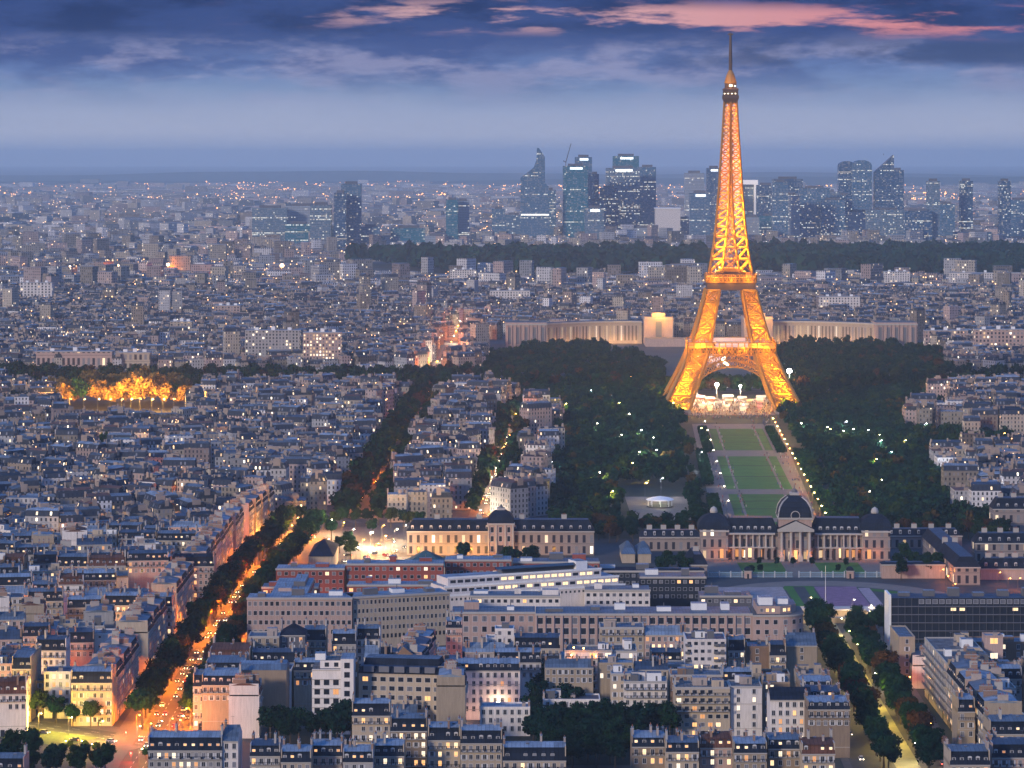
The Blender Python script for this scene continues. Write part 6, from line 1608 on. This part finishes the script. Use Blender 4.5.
L = [(334,346,193,'navy',.30,'dark twin tower part, lower and left, in the left district'),(341,361,184,'steel',.16,'taller slab of the dark twin towers at left'),(326,346,228,'teal',.05,'low teal block at the foot of the dark twin towers'),(285,311,224,'teal',.03,'windowless teal block left of the twin towers'),
 (252,287,208,'grey',.20,'long grey hospital like slab at left'),(285,318,206,'pale',.15,'paler slab right of the long grey one'),(310,331,205,'grey',.18,'stepped grey block beside the twin towers'),(361,380,227,'steel',.35,'low dotted block right of the twin towers'),(391,425,228,'teal',.2,'low wide teal block with white lights'),(446,458,200,'teal',.05,'dark slab of the lone pair left of the curved tower'),(457,469,201,'pale',.12,'pale slab of the lone pair left of the curved tower'),
 (540,556,190,'steel',.3,'dotted steel tower right behind the curved one'),(505,522,215,'steel',.3,'low dotted block left of the curved tower'),(425,446,236,'pale',.1,'low pale block between teal block and lone pair'),(492,505,209,'steel',.3,'small far block left of the district')]
for k,q in enumerate(L): skyscraper(*q, Yb=6900+(k*53)%300 if q[0]<470 else 7900)
# curved spired tower
def curved():
    Yb = 7700; X = lambda p: GX(p,Yb)-GX(538,Yb); Z = lambda p: CH-(p-HZ)*Yb/F
    t = thing('office_tower','curved glass tower stepping up to a sharp spire','skyscraper',(GX(538,Yb),Yb,0)); m = tower_f('steel',.05)
    def pr(P, D0, D1, nm):
        b = MB(); f=[(X(p),D0,Z(q)) for p,q in P]; g=[(X(p),D1,Z(q)) for p,q in P]; b.face(f,m,[(v[0],v[2]) for v in f]); b.face(g[::-1],m,[(v[0],v[2]) for v in g[::-1]])
        for i in range(len(P)): j=(i+1)%len(P); b.face([f[j],f[i],g[i],g[j]],m,[(0,f[j][2]),(0,f[i][2]),(40,f[i][2]),(40,f[j][2])])
        b.build(nm,t)
    pr([(520.5,243),(550,243),(549,187),(545,183),(544,178),(536,176),(531,170),(524,175),(520.5,178)],0,30,'shaft')
    pr([(530,176),(545,184),(545,157),(541,151),(539,148),(537,148),(536.5,160),(534,167),(530,171)],6,36,'spire')
    b = MB(); b.box(X(521),X(549),-1.2,-.2,Z(215.5),Z(214),emis('lit storey',(1,.95,.8),1.6)); b.build('lit_storey',t)
curved()
# hollow square arch
Yb=8100; x0,x1=GX(736,Yb),GX(758,Yb); Zt=CH-(180-HZ)*Yb/F; t=thing('square_arch','white hollow square arch building right of the golden tower','arch building',((x0+x1)/2,Yb,0)); w2=(x1-x0)/2; Mw=mat('glowing white marble front',(.8,.78,.75),.5,var=0,emit=(1,.85,.75),es=.35)  # marble given a faint emission; the glow is added, not a lamp
for nm,q in (('side_block',(-w2,-w2+9,0,Zt)),('side_block',(w2-9,w2,0,Zt)),('roof_block',(-w2+9.01,w2-9.01,Zt-12,Zt))): b=MB(); b.box(q[0],q[1],0,40,q[2],q[3],Mw,bottom=True); b.build(nm,t)
b=MB(); b.box(-w2+9.02,w2-9.02,30,38,0,Zt-12.02,tower_f('grey',.2)); b.build('inner_wall',t)
# pale flat hall and a crane
Yb=7800; t=thing('exhibition_hall','low pale roofed hall in the gap right of the broad tower','hall',(GX(668,Yb),Yb,0)); b=MB(); b.box(-32,32,0,60,0,CH-(209-HZ)*Yb/F,MW['white'],tm=M_whitep); b.build('wall',t); b=MB(); b.box(-34,34,-1,61,CH-(209-HZ)*Yb/F+.1,CH-(209-HZ)*Yb/F+3,M_whitep); b.build('roof',t)
t=thing('tower_crane','thin crane leaning above the dark teal slab tower','crane',(GX(566,8000),8030,0)); zt=CH-(166-HZ)*8000/F; b=MB(); b.box(-1,1,-1,1,0,zt+14,M_metal); b.build('mast',t); b=MB(); b.beam((0,0,zt+10),(14,0,zt+60),1.6,M_metal); b.beam((0,0,zt+10),(-7,0,zt+14),2,M_metal); b.build('jib',t)
# ================================================================ lamps and traffic
for i,p in enumerate(along(A1,-9.5,1150,1780,24)): lamp(p[0],p[1],'sodium',46000 if i%3 else 20000,8,'down the left kerb of orange avenue')
for i,p in enumerate(along(A1,9.5,1140,1780,24)): lamp(p[0],p[1],'sodium',46000 if i%3 else 20000,8,'down the right kerb of orange avenue',R(180))
for i,p in enumerate(along(A2,-5.5,1085,1480,31)): lamp(p[0],p[1],'yellow',7500,8,'down the left kerb of green avenue')
for i,p in enumerate(along(A2,5.5,1095,1420,37)): lamp(p[0],p[1],'yellow' if i%4 else 'white',7500,8,'down the right kerb of green avenue',R(180))
for px,Yl in ((905,1252),(902,1275),(925,1150)): lamp(GX(px,Yl),Yl-6,'sodium',1800,6,'at the foot of the slim beige house')
for i,x in enumerate(range(-248,-150,13)): lamp(x, 1188-(x+230)*.62,'yellow',20000,7,'along the bottom left boulevard')
for i in range(6): lamp(-141+i*3.5, 1128+5*i,'sodium' if i%2 else 'white',3000,8,'around the near crossing')
for i_,(px,py,kd,e) in enumerate(((370,548,'white',22000),(362,556,'cool',8000),(352,545,'white',6000),(384,552,'white',5000),(395,545,'white',4000),(342,538,'white',6000),(330,535,'yellow',6000),(318,534,'white',7000),(306,535,'white',7000),(296,533,'white',8000),(290,541,'sodium',6000),(382,541,'yellow',5000),(404,541,'yellow',4000),(300,543,'yellow',5000),(392,558,'white',4000),(376,560,'white',5000),(356,564,'white',4000),(268,540,'white',5000),(262,548,'sodium',5000),(312,541,'white',6000))):
    lamp(*G(px,py),kd if kd=='sodium' else 'amber' if i_%2 else 'white',e*4.5,9,'around the bright junction plaza',hs=1.3 if e < 20000 else 2.6)
for k,px in enumerate((40,58,75,93,108,118,128)): lamp(GX(px,1484),1484,'amber',9000,5,'in the court before the glowing pink row')
for px,py in ((424,640),(437,676),(441,690),(446,700),(452,670),(449,650)): lamp(GX(px,1230),1196+(px-424)*2.2,'sodium',1400,6,'up the narrow orange street')
for i,p in enumerate(along(A3,0,1850,2840,45)): lamp(p[0]+rs.uniform(-6,6),p[1]+rs.uniform(-12,12),'sodium',20000,8,'along the tree lined road beyond the junction')
for i,p in enumerate(along(A5,0,1810,2560,31)): lamp(p[0]+rs.uniform(-4,4),p[1]+rs.uniform(-9,9),'sodium' if (i%3 and not 4<i<9) else 'white',26000,8,'along the side street with red tail lights',hs=1.2)
for i,yy in enumerate(range(1760,2470,36)): lamp(152+(yy-1653)*.0385+29,yy,'yellow' if i%3 else 'sodium',8000,9,'on the right edge of the lawns',hs=1.7)
for i,yy in enumerate(range(1780,2470,80)): lamp(152+(yy-1653)*.0385-27,yy,'white',1400,9,'on the left edge of the lawns',hs=1.4)
for i,(px,py) in enumerate(((546,427),(550,481),(611,512),(598,492),(661,498),(645,503),(620,452),(640,447),(700,445),(652,455),(590,405),(565,419),(638,470),(655,468),(631,482),(742,420),(845,438),(829,446),(852,446),(867,447),(878,452),(842,448),(880,458),(904,458),(800,440),(890,470),(875,478),(826,444),(925,440),(880,500),(868,512),(980,510),(672,418),(628,430),(700,470),(618,418),(596,440),(948,484))):
    lamp(*G(px,py),('white','cool','yellow')[i%3],11000,13,'scattered over the dark park',hs=1.5)
for i,px in enumerate(range(558,668,9)): lamp(*G(px,386),'sodium',7000,9,'along the quay left of the tower',hs=1.5)
for i,px in enumerate(range(790,905,9)): lamp(*G(px,388+(i%2)),'sodium',9000,9,'along the quay right of the tower',hs=1.6)
for i,px in enumerate(range(4,500,33)): lamp(*G(px,388),'sodium',6000,9,'along the quay under the left tree belt',hs=1.4)
for i,yy in enumerate(range(3020,3960,55)): lamp(float(np.interp(yy,[3000,3300,3980],[-78,-66,-62]))+(6 if i%2 else -6),yy,('sodium','white','sodium')[i%3],60000,9,'up the bright hill avenue',hs=2.0)
for px,py in ((972,515),(992,452),(985,400),(1003,445),(960,440),(1012,470)): lamp(*G(px,py),'sodium',6000,9,'in the streets at the right of the park',hs=2)
for px,py in ((965,360),(958,352),(945,356),(975,372)): lamp(*G(px,py),'white',9000,9,'near the river at the far right',hs=2)
for k,(px,py,r_) in enumerate(((118,270,5),(168,269,7),(229,273,7),(282,270,9),(276,259,8),(34,270,4),(70,271,4))):
    x, y = G(px,py,20); t = thing('floodlight_mast', f'strong distant {"white" if k==4 else "orange"} floodlight, {nth(k+1)} from left' if k < 5 else f'faint distant orange floodlight, {nth(k-4)} from left edge', 'floodlight', (x,y,0))
    b = MB(); b.tube([(0,0,0),(0,0,28)],[.6,.4],M_metal,6); b.build('pole', t); b = MB(); rr_ = r_*.42; b.lathe([(0,-rr_),(rr_*.8,-rr_*.6),(rr_,0),(rr_*.8,rr_*.6),(0,rr_)], emis('far floodlight', (1,.9,.8) if k==4 else (1,.6,.3), 12), 8); b.build('lamp_head', t, (0,0,28)); link('bulb', point('sodium' if k!=4 else 'white', 70000, 2), t, (0,-8,24))
# strollers round the tower and on the lawn paths, too far to tell apart
def crowd():
    b = MB(); r_ = random.Random(8); cm = [mat('clothing '+str(i), c, .9, var=0) for i, c in enumerate(((.02,.02,.03),(.35,.33,.32),(.25,.04,.04),(.05,.08,.2)))]; sk = mat('skin tone', (.35,.22,.16), .8, var=0)
    for i in range(900):
        if i < 620: x, y = EX+r_.uniform(-46,46), EY+r_.uniform(-110,90)
        else: y = r_.uniform(1760,2560); x = 152+(y-1653)*.0385+r_.choice((-26,-15,15,26,29))+r_.uniform(-2,2)
        h = r_.uniform(1.5,1.85); m_ = r_.choice(cm); b.frustum((x-.18,x+.18,y-.14,y+.14),(x-.25,x+.25,y-.15,y+.15),.05,h*.8,m_,m_); b.frustum((x-.1,x+.1,y-.1,y+.1),(x-.09,x+.09,y-.09,y+.09),h*.82,h,sk,cm[0])
    tag(b.build('crowd'), kind='stuff')
crowd()
# lamps of the narrow back streets, between the houses
rb_ = random.Random(31); made = 0
while made < 34:
    yy = rb_.uniform(1200,2350); xx = rb_.uniform(-.165*yy,-170) if made < 26 else rb_.uniform(-100,110) if yy < 1260 else rb_.uniform(-.165*yy,-170)
    if free(xx-2.2,xx+3.4,yy-2.2,yy+2.2): made += 1; OCC.append((xx-30,xx+30,yy-20,yy+20)); lamp(xx,yy,('sodium','amber','amber')[made%3],9000+yy*4,9,'in the narrow back streets between houses')
# distant street lights, nobody could count them
def sparks(name, n_, Y0, Y1, r0, col, s, zr=(6,16), clump=.6, pw=1.6, cond=None):
    r_ = np.random.RandomState(n_); Q = []; cl = None
    while len(Q) < n_:
        yy = Y0+(Y1-Y0)*r_.rand()**pw; xx = r_.uniform(-.178,.178)*yy
        if r_.rand() < clump:
            cl = cl if (cl is not None and r_.rand() < .9) else (xx, yy, r_.uniform(-1,1)*.1); k = r_.uniform(-1,1)*yy*.03; xx, yy = cl[0]+k, cl[1]+k*cl[2]*4+r_.normal()*5
        if cond and not cond(xx,yy): continue
        Q.append((xx,yy,r_.uniform(*zr), r0*yy/9000*r_.uniform(.5,1.2)))
    Q = np.array(Q); c = Q[:,:3]; r = Q[:,3:4]
    ex, ey, ez = np.array([1,0,0]),np.array([0,1,0]),np.array([0,0,1])
    # small six-sided lanterns: crossed pair of boxes reduced to an octahedron of quads
    qs = []
    for a, b_ in ((ex,ez),(ey,ez),(ex,ey)): qs.append(np.stack([c-a*r, c-b_*r, c+a*r, c+b_*r],1))
    return tag(link(name, np_mesh(name, np.concatenate(qs), [emis(name+' glow', col, s)])), kind='stuff')
cc = lambda x,y: cond2(x,y) and cond1(x,y)
sparks('distant_street_lights', 2600, 6500, 26000, 2.1, (1,.38,.10), 6, cond=cc, pw=1.3)
sparks('distant_window_lights', 1500, 6500, 16000, 1.5, (1,.55,.25), 4, (8,30), .3, 1.2, cc)
sparks('rooftop_city_lights', 1700, 1900, 6500, 2.0, (1,.50,.18), 3.6, (16,24), .45, 1.2, lambda x,y: cc(x,y) and (y>3000 or zone(x,y)))
# red traffic signals at the near crossing
for k,(px,py) in enumerate(((126,741),(131,762),(158,741))):
    x, y = G(px,py); t = thing('traffic_light', ('red signal glowing at the left corner of the near crossing','nearest red signal at the bottom of the crossing','red signal beside the zebra bars of the near crossing')[k], 'traffic light', (x,y,0), 0, 'traffic lights at the near crossing')
    b = MB(); b.tube([(0,0,0),(0,0,3.4)],[.09,.07],M_metal,6); b.build('pole', t); b = MB(); b.box(-.25,.25,-.2,.2,2.4,3.7,MW['dark grey'],bottom=True); hd = b.build('signal_head', t)
    b = MB(); b.lathe([(0,-.22),(.22,0),(0,.22)], emis('red signal lens', (1,.03,.02), 40), 8); b.build('lens', hd, (0,-.3,3.35)); link('bulb', point('red', 5000, .3), t, (0,-1.2,3.2))
for k,(px,py) in enumerate(((86,752),(96,755),(146,760),(153,757),(70,752))):
    x, y = G(px,py); tree(x, y, .5, (2,6,1)[k%3], f'small lit olive shrub, {nth(k+1)} of five by the bottom left boulevard', 'small lit shrubs by the boulevard', 'small_tree'); lamp(x-2,y-5,'yellow',2500,5,'among the shrubs at bottom left')
# traffic
rs = random.Random(77); pn = list(PAINT); cn = {}
def traffic(P, offs, y0, y1, step, where, keep=.8):
    for o in offs:
        y = y0+rs.uniform(0,step)
        while y < y1:
            if rs.random() < keep:
                x = float(np.interp(y,[p[1] for p in P],[p[0] for p in P]))+o; away = o > 0
                k = rs.choice(pn); w_ = f'{"driving away" if away else "coming nearer"} {where}'; cn[w_] = cn.get(w_,0)+1
                car(x,y,R(180) if away else 0,k,f'{k} car {w_}, {nth(cn[w_])} from the near end','cars '+where)
            y += step*rs.uniform(.7,1.5)
traffic(A1, (-6.5,-3.2,3.2,6.5), 1128, 1760, 16, 'on orange avenue'); traffic(A5, (-2.4,2.4), 1810, 2500, 24, 'on the side street'); traffic(A2, (-14.5,14.5), 1090, 1470, 22, 'on green avenue', .6)
for i,x in enumerate(range(-250,-150,14)): car(x, 1183-(x+230)*.62+(3 if i%2 else -3), R(90 if i%2 else -90)+R(-32), pn[i%6], f'{pn[i%6]} car on the bottom left boulevard, {nth(i+1)} from left', 'cars on the bottom left boulevard')
for i,(px,py) in enumerate(((348,556),(357,551),(366,558),(374,554),(386,556),(396,552),(338,545),(326,540),(314,538),(302,538),(378,546),(390,540),(404,548),(344,562),(360,566),(382,563))):
    car(*G(px,py), rs.uniform(0,6.28), pn[i%6], f'{pn[i%6]} car on the bright junction plaza, {nth(i+1)} listed by distance from centre'.replace(' listed by distance from centre',' of sixteen'), 'cars on the junction plaza')
# ================================================================ haze
m = bpy.data.materials.new('haze air'); m.use_nodes = True; n = NT(m.node_tree); v = n.node('ShaderNodeVolumePrincipled'); o = n.node('ShaderNodeOutputMaterial'); n.l.new(v.outputs[0], o.inputs['Volume'])
v.inputs['Density'].default_value = HAZE_D; v.inputs['Color'].default_value = HAZE_C; v.inputs['Anisotropy'].default_value = .12
b = MB(); b.box(-24000,24000,-700,72000,-1,352,m,bottom=True); hz = b.build('haze'); tag(hz, kind='stuff')
